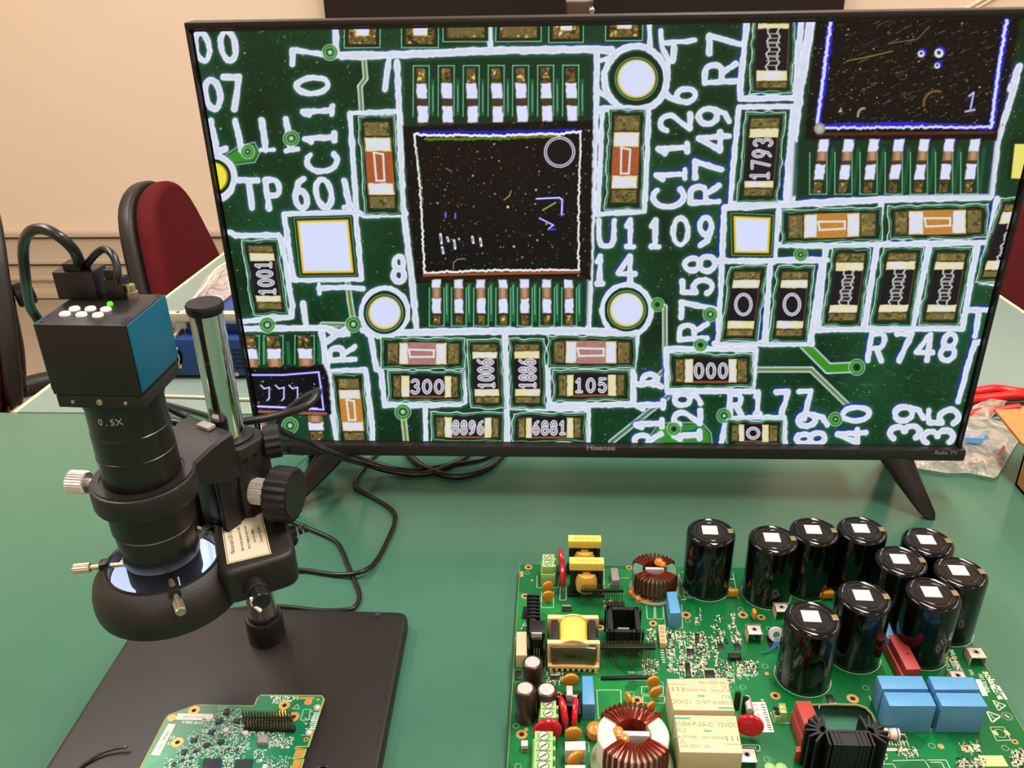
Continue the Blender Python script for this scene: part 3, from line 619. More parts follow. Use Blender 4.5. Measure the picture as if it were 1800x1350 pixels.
# ---------------------------------------------------------------- microscope stand
mat('anodised_black', (26, 25, 25), .32, .0, spec=.5); mat('cast_black', (30, 28, 26), .45, bump=.25, bscale=900); mat('rubber_black', (18, 17, 17), .55)
mat('base_black', (31, 25, 20), .46, bump=.06, bscale=700, noise=.12, nscale=9); mat('chrome_post', (214, 214, 212), .07, 1.); mat('nickel', (226, 222, 214), .36, .75); mat('brass_nickel', (200, 186, 160), .32, .9)
mat('plastic_black', (27, 25, 24), .42, bump=.15, bscale=1400); mat('white_paint', (235, 232, 222), .5); mat('print_grey', (170, 168, 162), .6)
PX_, PY_ = -.2822, -.2307; LX, LY = -.3173, -.2937
BZ = .014
st = tag(empty('microscope_stand', (PX_, PY_, 0)), 'black microscope stand with chrome post on a wide black base plate', 'microscope stand')
def S_(x, y): return (x-PX_, y-PY_)
# base plate: back edge just behind the post, running forward out of view
bp = [S_(*p) for p in ((-.397, -.195), (-.1705, -.1985), (-.1655, -.42), (-.400, -.42))]
def rounded_poly(p, r, n=5):
    out = []; N = len(p)
    for i in range(N):
        a, b, c = (Vector(p[i-1]), Vector(p[i]), Vector(p[(i+1) % N])); u, v = (a-b).normalized(), (c-b).normalized(); s_, e_ = b+u*r, b+v*r
        for k in range(n+1):
            t = k/n; out.append(tuple((s_*(1-t)+b*t)*(1-t)+(b*(1-t)+e_*t)*t))
    return out
MB().prism(rounded_poly(bp[::-1], .010), 0, BZ, .0025, seg=3).build('base_plate', 'base_black', st)
for px, py in ((664, 1082), (240, 1106)):
    q = G(px, py, BZ); MB().lathe([(.0028, 0), (.0026, .0006), (.0015, .0002), (0, .0002)], 14, TR(q[0]-PX_, q[1]-PY_, BZ)).build('corner_screw', 'steel_dark', st)
MB().lathe([(.0145, BZ), (.0148, BZ+.001), (.0148, BZ+.0215), (.0142, BZ+.0225), (.0122, BZ+.0225), (.0122, BZ+.026), (.0118, BZ+.0265)], 40).build('post_collar', 'anodised_black', st)
MB().lathe([(.0112, BZ), (.0112, .3025)], 40).build('post', 'chrome_post', st)
MB().lathe([(.0112, .3), (.0124, .3018), (.0126, .306), (.0118, .3074), (0, .3076)], 32).build('post_cap', 'rubber_black', st)
# focus block: sleeve round the post, slide and arm turned towards the lens
dv = Vector((LX-PX_, LY-PY_, 0)); AL = dv.length; ang = math.degrees(math.atan2(dv.y, dv.x)); MA = RZ(ang)      # local x: towards the lens
MB().prism(rrect(-.0205, .0125, -.0205, .0205, .008), .136, .2025, .002, MA, 2).build('focus_sleeve', 'cast_black', st)
MB().prism(rrect(-.0155, .0125, -.0150, .0150, .011), .2025, .2045, .0012, MA).build('sleeve_cap', 'cast_black', st)
MB().box(.0125, .022, -.0165, .0165, .127, .196, .001, MA).build('dovetail_slide', 'anodised_black', st)
MB().box(.0218, .0285, -.0100, .0100, .130, .19, .001, MA).build('rack', 'anodised_black', st)
for s_ in (-1, 1): MB().box(.0175, .0305, s_*.0160-.0025, s_*.0160+.0025, .128, .19, .001, MA).build('slide_rail', 'cast_black', st)
arm = [(AL-.0335*math.cos(math.radians(a)), -.0335*math.sin(math.radians(a))) for a in range(-180, 180, 10)]
MB().prism(arm, .1945, .2115, .0022, MA, 2).build('holder_ring', 'cast_black', st)
# the neck: a bracket that deepens towards the post
nk = [(.013, -.026, .021), (.022, -.026, .0215), (.032, -.0225, .0200), (.044, -.0205, .0185), (.052, -.024, .0235)]; zz = [(.1845, .2195), (.1845, .2195), (.188, .2165), (.1935, .2118), (.1945, .2110)]
vs_ = []; fs = []
for (x, ya, yb), (za, zb) in zip(nk, zz):
    for y, z in ((ya, za), (yb, za), (yb, zb-.002), (yb-.002, zb), (ya+.002, zb), (ya, zb-.002)): vs_.append((x, y, z))
for j in range(len(nk)-1): fs += [(j*6+k, j*6+(k+1) % 6, (j+1)*6+(k+1) % 6, (j+1)*6+k) for k in range(6)]
fs += [tuple(range(6)), tuple(range(24, 30))[::-1]]
MB().add(vs_, fs, True, MA).build('holder_arm', 'cast_black', st, 25)
MB().lathe([(.0268, .2112), (.0315, .2112), (.0315, .2126), (.0268, .2126)], 40, MA @ TR(AL, 0, 0)).build('holder_lip', 'anodised_black', st)
MB().box(.014, .021, -.006, .006, .2195, .2225, .0008, MA).build('tape_scrap', 'print_grey', st)
# clamp screw of the ring holder (left), with knurled white metal head
def knurled(p, q, r, ri, n, mname, par, name):
    p, q = Vector(p), Vector(q); d = q-p; M = TR(*p) @ d.to_track_quat('Z', 'Y').to_matrix().to_4x4(); L_ = d.length; mb = MB(); vs_ = []; fs = []; K = 2*n
    for z, k in ((0, .93), (L_*.07, 1), (L_*.93, 1), (L_, .93)):
        for i in range(K): a = 2*math.pi*i/K; rr = (r if i % 2 else ri)*k; vs_.append((rr*math.cos(a), rr*math.sin(a), z))
    for j in range(3):
        for i in range(K): fs.append((j*K+i, j*K+(i+1) % K, (j+1)*K+(i+1) % K, (j+1)*K+i))
    fs += [tuple(range(K))[::-1], tuple(3*K+i for i in range(K))]
    return mb.add(vs_, fs, False, M).build(name, mname, par, 0)
hz = .2035
q0 = Vector((LX-PX_-.0325, LY-PY_+.001, hz)); q1 = Vector((LX-PX_-.0395, LY-PY_+.0015, hz)); q2 = Vector((LX-PX_-.0525, LY-PY_+.0025, hz))
MB().rod(q0, q1, .0032, 12).build('clamp_stem', 'nickel', st); knurled(q1, q2, .0078, .0071, 26, 'nickel', st, 'clamp_knob')
# coarse focus knobs, one each side of the sleeve
kd = (RZ(ang) @ Vector((0, 1, 0))); kc = Vector((0, 0, .1655))+(RZ(ang) @ Vector((.004, 0, 0)))
kd2 = Vector((.985, -.17, 0))*(1 if kd.x > 0 else -1)
for s_ in (1, -1):
    u = kd2*s_; a = kc+kd*s_*.0185+u*.001
    if u.x > 0:
        knurled(a, a+u*.0135, .0098, .0091, 34, 'nickel', st, 'tension_collar'); MB().rod(a+u*.0130, a+u*.0165, .0078, 20).build('knob_neck', 'chrome_post', st)
        kb = knurled(a+u*.016, a+u*.0335, .0205, .0192, 22, 'rubber_black', st, 'focus_knob')
        MB().rod(a+u*.0332, a+u*.0342, .0165, 28).build('knob_face', 'plastic_black', kb)
    else:
        MB().rod(a, a+u*.012, .0085, 20).build('knob_neck', 'anodised_black', st); knurled(a+u*.011, a+u*.0265, .0205, .0192, 22, 'rubber_black', st, 'focus_knob')
# lock knob behind the sleeve
u = (RZ(ang) @ Vector((-1, 0, 0))); u = (u*.75+kd*(1 if kd.x > 0 else -1)*.66).normalized(); a = Vector((0, 0, .194))+u*.016
MB().rod(a, a+u*.009, .005, 14).build('knob_neck', 'anodised_black', st); knurled(a+u*.007, a+u*.019, .0125, .0115, 14, 'rubber_black', st, 'lock_knob')
for px, py in ((424, 808), (436, 807), (452, 896)):
    q = G(px, py, .17)
for z, o in ((.193, .006), (.193, -.003), (.148, .008)):
    M = MA @ TR(-.0+o, (.0205 if kd.x > 0 else -.0205), z) @ RX(-90 if kd.x > 0 else 90); MB().lathe([(.0026, 0), (.0026, .0008), (.0014, .0008), (.0014, -.0005), (0, -.0005)], 12, M).build('set_screw', 'steel_dark', st)

# ---------------------------------------------------------------- microscope camera with zoom lens
mat('body_black', (30, 27, 27), .38, bump=.04, bscale=300); mat('body_blue', (6, 92, 122), .42); mat('lens_black', (24, 21, 18), .28, spec=.6); mat('lens_matte', (27, 24, 21), .42); mat('lens_tip', (15, 14, 13), .6, spec=.15)
mat('button_white', (252, 250, 244), .4); mat('led_green', (60, 220, 20), .3, emit=(90, 255, 20), estr=1.2)
mc = tag(empty('microscope_camera', (LX, LY, 0)), 'black and blue microscope camera with white buttons above a long black zoom lens', 'camera')
T0, T1 = .2745, .3285; MC_ = RZ(-2.5)
MB().box(-.0275, .0272, -.0255, .0245, T0+.0085, T1, .0008, MC_).build('body', 'body_black', mc)
MB().box(-.0262, .0272, -.0255, .0245, T0, T0+.0083, .0006, MC_).build('bottom_plate', 'body_black', mc)
MB().box(.0272, .0284, -.0245, .0245, T0+.011, T1-.0003, .0006, MC_).build('side_plate', 'body_blue', mc); MB().box(-.0287, -.0275, -.0245, .0245, T0+.011, T1-.0003, .0006, MC_).build('side_plate', 'body_blue', mc)
for x, r in ((-.0165, .0013), (.0002, .0020), (.0165, .0013)):
    MB().lathe([(r, 0), (r*.9, .0006), (r*.45, .0007), (r*.4, .0003), (0, .0003)], 14, MC_ @ TR(x, -.0255, T0+.004) @ RX(90)).build('screw', 'brass_nickel', mc)
for px, py in ((113, 548), (142, 549), (171, 550), (130, 539), (158, 539), (185, 540)):
    q = G(px, py, T1+.002); MB().lathe([(.0032, T1-.0005), (.0032, T1+.001), (.0027, T1+.0016), (0, T1+.0018)], 20, TR(q[0]-LX, q[1]-LY, 0)).build('button', 'button_white', mc)
q = G(193, 533, T1+.001); MB().lathe([(.0018, T1-.0005), (.0018, T1+.0008), (.0012, T1+.0018), (0, T1+.002)], 14, TR(q[0]-LX, q[1]-LY, 0)).build('status_light', 'led_green', mc)
q = G(233, 522, T1); MB().lathe([(.0036, T1-.0005), (.0036, T1+.0035), (.0028, T1+.0035), (.0028, T1+.008), (.0018, T1+.0085), (0, T1+.0085)], 16, TR(q[0]-LX, q[1]-LY, 0)).build('screw_post', 'brass_nickel', mc)
for sx in (-1, 1):
    for sy in (-1, 1): MB().lathe([(.0009, 0), (.0009, .0003), (0, .0003)], 10, MC_ @ TR(sx*.0245, sy*.022, T1)).build('lid_screw', 'steel_dark', mc)
# lens barrel from the camera down
ln = MB().lathe([(.0145, .2745), (.0232, .2745), (.0232, .2700), (.0238, .2700)][::-1], 48); ln = MB()
ln.lathe([(.0, .2118), (.0246, .2118), (.0246, .2325), (.0243, .2327), (.0243, .2495), (.0238, .2499), (.0238, .2745), (.0, .2745)], 56).build('upper_barrel', 'lens_black', mc)
MB().lathe([(.0, .270), (.0248, .270), (.0252, .2745), (0, .2745)], 48).build('mount_ring', 'anodised_black', mc)
MB().lathe([(0, .1935), (.0268, .1935), (.0268, .2118), (0, .2118)], 48).build('clamped_barrel', 'lens_matte', mc)
MB().lathe([(0, .1735), (.0262, .1735), (.0272, .1745), (.0272, .1925), (.0262, .1935), (0, .1935)], 56).build('zoom_ring', 'lens_matte', mc)
MB().lathe([(.0255, .1728), (.0258, .1728), (.0258, .1735), (.0255, .1735)], 48).build('zoom_line', 'nickel', mc)
MB().lathe([(0, .1475), (.0248, .1475), (.0252, .1482), (.0260, .172), (.0256, .1729), (0, .1729)], 56).build('lower_barrel', 'lens_black', mc)
MB().lathe([(0, .1305), (.0238, .1305), (.0243, .1312), (.0243, .147), (.0238, .1475), (0, .1475)], 56).build('focus_ring', 'lens_tip', mc)
MB().lathe([(0, .120), (.0205, .120), (.0222, .122), (.0222, .1305), (0, .1305)], 48).build('front_ring', 'lens_tip', mc)
def on_barrel(s, size, z, deg, r, m_, name, sp=1.):
    """print lettering round the barrel, one character at a time"""
    n = len(s); w = size*.62*sp
    for i, c_ in enumerate(s):
        a = math.radians(deg)+(i-(n-1)/2)*w/r
        M = TR(r*math.cos(a), r*math.sin(a), z) @ Matrix.Rotation(a+math.pi/2, 4, 'Z') @ RX(90)
        if c_.strip(): text(name, c_, size, m_, mc, M, depth=.00015)
vd = math.degrees(math.atan2(CAM[1]-LY, CAM[0]-LX))
on_barrel('0.5X', .0062, .2635, vd-28, .0239, 'print_grey', 'barrel_lettering')
for dz, dg in ((.1375, 14), (.1255, -22)):
    a = math.radians(vd+dg); rr = .0244 if dz > .13 else .0223
    MB().box(-.0004, .0004, -.0002, .0002, -.0035, .0035, 0, TR(rr*math.cos(a), rr*math.sin(a), dz) @ Matrix.Rotation(a+math.pi/2, 4, 'Z')).build('index_mark', 'white_paint', mc)

# ---------------------------------------------------------------- ring light on the lens
mat('ring_plastic', (31, 28, 25), .42, bump=.3, bscale=1500); mat('led_white', (235, 242, 255), .3, emit=(206, 222, 255), estr=.75); mat('label_paper', (222, 208, 180), .5); mat('label_frame', (40, 36, 30), .6)
rl = tag(empty('ring_light', (LX, LY, 0)), 'black ring light with switch box and dimmer dial round the lens tip', 'ring light')
RZT, RZB = .140, .112
MB().lathe([(.0355, .1345), (.0368, .1362), (.0372, RZT+.0015), (.0385, RZT+.002), (.0405, RZT+.0005), (.0440, .1375), (.0478, .1325), (.0498, .125), (.0500, .117), (.0492, RZB+.001), (.0470, RZB), (.0340, RZB), (.0340, .1175)], 64, cap=False).build('ring_body', 'ring_plastic', rl)
MB().lathe([(.0250, .1140), (.0275, .1190), (.0330, .1280), (.0356, .1350)], 64, None, True, cap=False).build('led_diffuser', 'led_white', rl)
MB().lathe([(.0345, RZB-.0002), (.0455, RZB-.0002)], 64).build('led_face', mat('led_face', (240, 245, 255), .3, emit=(214, 230, 255), estr=2.4), rl)
MB().lathe([(.0362, .1350), (.0362, RZT+.0025), (.0380, RZT+.0035), (.0386, RZT+.002)], 64, cap=False).build('inner_rim', 'anodised_black', rl)
bd = 24.; MBX = RZ(bd)
sect = [(.034, -.0375), (.0865, -.0325), (.0865, .0285), (.034, .036)]
MB().prism(rounded_poly(sect, .012, 7), .1165, .1445, .004, MBX, 4).build('switch_box', 'ring_plastic', rl)
# paper label on the box: flat print
lb = MB().box(.0405, .0700, -.0265, .0255, .1444, .1447, 0, MBX).build('label', 'label_paper', rl)
for a_ in ((.0412, .0693, -.0258, -.0254), (.0412, .0693, .0244, .0248), (.0412, .0416, -.0258, .0248), (.0689, .0693, -.0258, .0248)): MB().box(a_[0], a_[1], a_[2], a_[3], .14470, .14475, 0, MBX).build('label_line', 'label_frame', lb)
for s_, x_, sz in (('Microscope LED Light', .0455, .0042), ('Light intensity adjustment 0-100%', .0520, .0027), ('Easy to change and adjust mode', .0565, .0027), ('Use of led 30000h', .0610, .0027), ('For power 100-240V', .0655, .0027)):
    text('label_lettering', s_, sz, 'label_frame', lb, MBX @ TR(x_, -.001, .1448) @ RZ(90), sx=.82)
text('warning_mark', '!', .0045, 'edge_band', lb, MBX @ TR(.0455, .0225, .1448) @ RZ(90))
# dimmer dial with white pointer
q = G(452, 1040, .128); dr = Vector((q[0]-LX, q[1]-LY, .128)); du = (RZ(bd) @ Vector((.15, -1, 0))).normalized()
MB().rod(dr-du*.012, dr+du*.002, .0078, 22, b=.0006).build('dial_base', 'plastic_black', rl); dl = knurled(dr+du*.001, dr+du*.012, .0068, .0063, 12, 'plastic_black', rl, 'dimmer_dial')
MB().tube([dr+du*.0125+Vector((-.0064, -.001, .0045)), dr+du*.0127+Vector((-.0062, -.0012, -.001)), dr+du*.0128+Vector((-.0015, -.0012, -.0062))], .0013, 6).build('pointer', 'white_paint', dl)
# three centring screws
for dg, nm in ((190, 0), (-58, 1), (62, 2)):
    u = Vector((math.cos(math.radians(dg)), math.sin(math.radians(dg)), .0)); o_ = Vector((0, 0, RZT+.0005 if nm != 2 else RZT))
    MB().rod(u*.0245+o_, u*.050+o_, .0019, 10).build('screw_shaft', 'brass_nickel', rl); knurled(u*.0490+o_, u*.0605+o_, .0034, .0030, 14, 'brass_nickel', rl, 'screw_head')
    MB().box(.0365, .0425, -.0035, .0035, RZT-.001, RZT+.0045, .0008, RZ(dg)).build('screw_boss', 'anodised_black', rl)
# plug with strain relief on the far side of the box
MB().rod(RZ(bd) @ Vector((.085, .012, .131)), RZ(bd) @ Vector((.0885, .0135, .131)), .0052, 16).build('socket', 'plastic_black', rl)

# ---------------------------------------------------------------- cables
mat('cable_black', (24, 23, 22), .34, spec=.6); mat('cable_grey', (44, 43, 41), .4)
def cable(name, pts, r, label, m_='cable_black', k=7, plug=None):
    P = [Vector(G(*p) if len(p) == 3 else p[:3]) for p in pts]
    o = MB().tube(smooth_path(P, k), r, 10)
    root = tag(empty(name, P[0][:]), label, 'cable'); o.v = [tuple(Vector(v)-P[0]) for v in o.v]; o.build('cord', m_, root); return root, P[0]
TP = T1
def YP(px, py, y): return (*GY(px, py, y), 1)     # a point on an upright plane, as a 4-tuple
hd = G(150, 520, TP)
r, p0 = cable('video_cable', [(*G(138, 462, TP+.0225), 1), (137, 454, TP+.027), (128, 438, TP+.034), (107, 418, TP+.042), (78, 403, TP+.046), (52, 408, TP+.043), (41, 436, TP+.03), (45, 490, TP+.005), (52, 535, .305), (66, 560, .29), YP(120, 640, -.20), YP(240, 720, -.19), YP(330, 745, -.18), YP(430, 741, -.17), YP(500, 727, -.155), YP(543, 711, -.145), YP(559, 690, -.130), YP(553, 690, -.112), YP(530, 703, -.100), YP(497, 730, -.092), YP(487, 750, -.088), YP(512, 766, -.082), YP(548, 779, -.07), YP(590, 800, -.058), (640, 815, .020), (690, 829, .006), (745, 833, .0035), (790, 818, .0035), (820, 800, .0035), (850, 770, .0035)], .0033, 'thick black video cable arching off the camera top and trailing under the television')
MB().box(-.013, .0125, -.0085, .0085, 0, .0175, .001, TR(*(Vector(G(151, 518, TP))-p0)) @ RZ(-2)).build('plug_body', 'plastic_black', r); MB().box(-.0055, .0055, -.005, .005, .0175, .0225, .001, TR(*(Vector(G(146, 520, TP))-p0)) @ RZ(-2)).build('plug_neck', 'rubber_black', r)
r, p0 = cable('power_cable', [(*G(206, 494, TP+.0155), 1), (207, 486, TP+.019), (205, 466, TP+.025), (197, 447, TP+.030), (182, 438, TP+.031), (163, 452, TP+.026), (150, 474, TP+.016), (146, 500, .325), YP(140, 530, -.225), YP(190, 650, -.205), YP(300, 720, -.195), YP(430, 775, -.16), (525, 797, .02), (560, 791, .012), (610, 797, .010), (655, 812, .0045), (720, 826, .003), (800, 815, .003), (850, 806, .003), (900, 780, .003)], .0023, 'thin black power cable from the camera plug to under the television')
MB().box(-.0058, .0058, -.005, .005, 0, .013, .001, TR(*(Vector(G(211, 521, TP))-p0)) @ RZ(-2)).build('plug_body', 'plastic_black', r); MB().box(-.004, .004, -.0036, .0036, .013, .0185, .001, TR(*(Vector(G(208, 522, TP))-p0)) @ RZ(-2)).build('plug_neck', 'rubber_black', r)
cable('signal_cable', [(700, 775, .0035), (722, 802, .0035), (748, 822, .0038), (800, 838, .0035), (852, 825, .0035), (882, 800, .0035), (905, 772, .0035)], .0036, 'black cable looping in a wide bow in front of the television foot')
cable('lamp_cable', [(705, 770, .0025), (668, 793, .0025), (648, 812, .0025), (628, 838, .0025), (624, 850, .0025), (633, 862, .0025), (672, 884, .0025), (692, 900, .0025), (694, 918, .0025), (682, 948, .0025), (662, 985, .0025), (636, 1005, .0062), (590, 1010, .0025), (530, 1002, .0025), (500, 1010, .0025), (440, 1035, .0025), (400, 1040, .0025)], .0022, 'black cable zigzagging over the green table towards the ring light')
cable('flat_cable', [(300, 935, .0022), (400, 918, .0022), (465, 911, .0022), (500, 913, .0022), (545, 930, .0022), (588, 950, .0022), (603, 972, .0022), (612, 995, .0022), (624, 1022, .0022), (632, 1046, .0022), (626, 1064, .0022), (610, 1072, .0022), (560, 1073, .0022), (505, 1067, .0022), (460, 1066, .0022), (400, 1073, .0022), (370, 1071, .0022), (300, 1050, .0022)], .0021, 'black cable curving round the back corner of the microscope base')
pz = RZ(bd) @ Vector((.0885, .0135, .131)); pz = Vector((LX, LY, 0))+pz
r, p0 = cable('ring_light_lead', [(*pz, 1), (495, 951, .128), (508, 946, .124), (518, 948, .12), (515, 955, .115), (498, 962, .108), (475, 972, .09), (440, 985, .05), (420, 1000, .012), (400, 1015, .0025), (360, 1020, .0025)], .0026, 'short black lead bending away from the ring light socket')
for i in range(3): MB().rod(Vector((.0006+i*.0036, .0003+i*.0018, -.0001*i)), Vector((.0026+i*.0036, .0013+i*.0018, -.0001*i)), .0043-.0005*i, 14).build('strain_relief', 'rubber_black', r)
# ---------------------------------------------------------------- large power board
def pcb_mat(name, c1, c2, c3):
    m = bpy.data.materials.new(name); m.use_nodes = True; nt = m.node_tree; b = nt.nodes['Principled BSDF']; tc = nt.nodes.new('ShaderNodeTexCoord')
    v = nt.nodes.new('ShaderNodeTexVoronoi'); v.inputs['Scale'].default_value = 26; v.distance = 'MANHATTAN'; nt.links.new(tc.outputs['Object'], v.inputs['Vector'])
    r = nt.nodes.new('ShaderNodeValToRGB'); r.color_ramp.interpolation = 'CONSTANT'; e = r.color_ramp.elements
    e[0].color = (*lin(c1), 1); e[1].position = .35; e[1].color = (*lin(c2), 1); e.new(.7).color = (*lin(c3), 1); e.new(.85).color = (*lin(c1), 1)
    nt.links.new(v.outputs['Color'], r.inputs['Fac'])
    br = nt.nodes.new('ShaderNodeTexBrick'); br.inputs['Scale'].default_value = 120; br.inputs['Mortar Size'].default_value = .03; nt.links.new(tc.outputs['Object'], br.inputs['Vector'])
    br.inputs['Color1'].default_value = (1, 1, 1, 1); br.inputs['Color2'].default_value = (.92, .95, .92, 1); br.inputs['Mortar'].default_value = (1.12, 1.1, 1.05, 1)
    mx = nt.nodes.new('ShaderNodeMix'); mx.data_type = 'RGBA'; mx.blend_type = 'MULTIPLY'; mx.inputs['Factor'].default_value = 1
    nt.links.new(r.outputs['Color'], mx.inputs['A']); nt.links.new(br.outputs['Color'], mx.inputs['B']); nt.links.new(mx.outputs['Result'], b.inputs['Base Color'])
    b.inputs['Roughness'].default_value = .22; b.inputs['Specular IOR Level'].default_value = .55; MATS[name] = m; return m
pcb_mat('pcb_green', (18, 112, 58), (14, 98, 50), (28, 126, 60)); mat('pcb_edge', (150, 150, 84), .6); mat('silk_white', (206, 216, 190), .55); mat('gold_ring', (206, 160, 96), .38, .35); mat('hole_dark', (28, 14, 8), .8)
mat('cap_black', (8, 8, 8), .10, spec=.5, coat=.15); mat('cap_top', (36, 30, 26), .22, spec=.5); mat('vent_gold', (150, 128, 92), .35, .3); mat('sticker', (228, 218, 204), .5)
mat('film_blue', (84, 146, 190), .45, noise=.02, nscale=200); mat('disc_red', (206, 20, 44), .2, spec=.6); mat('disc_orange', (206, 138, 40), .28, spec=.6); mat('term_green', (150, 196, 118), .42); mat('term_dark', (84, 122, 66), .5)
mat('relay_cream', (208, 188, 150), .45); mat('relay_print', (122, 128, 96), .6); mat('relay_green', (70, 160, 130), .6); mat('bobbin_cream', (236, 196, 136), .4); mat('tape_yellow', (240, 216, 96), .32); mat('tape_gold', (206, 166, 78), .35); mat('ferrite', (34, 31, 28), .42)
mat('copper_wire', (128, 42, 22), .22, .55, spec=.6); mat('toroid_white', (218, 210, 192), .5); mat('toroid_green', (86, 126, 98), .45); mat('glue', (206, 132, 50), .25, spec=.6); mat('sink_black', (16, 15, 15), .5); mat('sink_edge', (56, 44, 40), .5)
mat('brown_sleeve', (60, 38, 36), .3); mat('alu_top', (212, 204, 198), .35, .4); mat('pin_gold', (140, 122, 90), .3, .8); mat('header_black', (20, 18, 17), .45); mat('solder_pale', (212, 206, 184), .4, .1); mat('chip_black', (24, 23, 23), .4); mat('chip_brown', (110, 84, 66), .5)
mat('red_block', (170, 62, 56), .5); mat('tin', (222, 210, 192), .32, .4); mat('grey_case', (146, 132, 132), .5); mat('pale_grey', (206, 198, 192), .45); mat('resistor_body', (226, 206, 186), .4); mat('band_orange', (226, 136, 80), .4); mat('band_brown', (150, 104, 70), .4); mat('band_blue', (90, 100, 150), .4); mat('wire_blue', (50, 110, 160), .4); mat('foot_disc', (150, 172, 140), .4)
PZ = .012; OX, OY = .1035, -.26
pb = tag(empty('power_board', (OX, OY, 0)), 'large green power circuit board crowded with black capacitors, coils and blue blocks', 'circuit board')
def W(px, py, z=PZ): q = G(px, py, z); return (q[0]-OX, q[1]-OY)
def tbox(name, px4, zt, zb, m_, par=pb, b=.0004):
    return MB().prism([W(*p, zt) for p in px4], zb, zt, b).build(name, m_, par)
def lbox(name, x0, x1, y0, y1, z0, z1, m_, par=pb, b=.0003): return MB().box(x0, x1, y0, y1, z0, z1, b).build(name, m_, par)
bx0, bx1, by0, by1 = -.0785-OX, .2865-OX, -.375-OY, -.130-OY
tr_ = W(1628, 1012); tr2 = W(1684, 1085)
hole = [W(*p) for p in ((1424, 1238), (1470, 1237), (1507, 1238), (1522, 1243), (1533, 1254), (1539, 1267), (1537, 1282), (1526, 1294), (1512, 1299), (1424, 1300))]
HL, HR = hole[0][0], hole[5][0]; up_ = hole[0:6]; lo_ = hole[5:]+[hole[0]]
bdm = MB()
bdm.prism([(bx0, by0), (HL, by0), (HL, by1), (bx0+.001, by1), (bx0, by1-.001)], PZ-.0016, PZ); bdm.prism([(HR, by0), (bx1, by0), (bx1, by1-.004), (bx1-.004, by1), (HR, by1)], PZ-.0016, PZ)
bdm.prism(up_+[(HR, by1), (HL, by1)], PZ-.0016, PZ); bdm.prism(hole[5:]+[(HL, hole[-1][1]), (HL, by0), (HR, by0)], PZ-.0016, PZ)
bd_ = bdm.build('board', 'pcb_green', pb)
MB().tube([(x, y, PZ-.0007) for x, y in hole], .0009, 6, True).build('cutout_rim', 'pcb_edge', bd_)
MB().tube([(x, y, PZ-.0008) for x, y in ((bx0, by0), (bx0, by1), (bx1, by1), (bx1, by0))], .0008, 6).build('board_edge', 'pcb_edge', bd_)
for x, y in ((bx0+.01, by1-.01), (bx1-.01, by1-.01), (bx0+.01, by0+.01), (bx1-.01, by0+.01), (0, by0+.01)): MB().cyl(x, y, 0, PZ-.0016, .003, 12).build('standoff', 'tin', pb)
# plated mounting holes
def gold(px, py, r, par=None, hole_=.45):
    x, y = W(px, py); o = MB().lathe([(r*hole_, PZ+.00002), (r*hole_, PZ+.0001), (r, PZ+.0001), (r, PZ+.00002)], 20, TR(x, y, 0), cap=False).build('plated_hole', 'gold_ring', bd_)
    if hole_ > .1: MB().lathe([(0, PZ+.00003), (r*hole_, PZ+.00006)], 16, TR(x, y, 0)).build('hole', 'hole_dark', bd_)
for px, py, r in ((929, 997, .0036), (923, 1048, .0034), (1106, 998, .003), (1055, 1103, .0032), (1148, 1096, .0034), (1206, 1081, .0042), (1306, 1081, .0042), (1338, 1085, .0034), (982, 1221, .003), (1120, 1231, .0042), (917, 1291, .0042), (1363, 1223, .0038), (1499, 1228, .0044), (1675, 1161, .003), (1784, 1304, .0022), (1735, 1332, .0016)): gold(px, py, r)
for px, py, r in ((1348, 1184, .0016), (1654, 1312, .0022), (935, 1020, .0012), (925, 1282, .0016), (1340, 1231, .0013)): gold(px, py, r, hole_=.05)
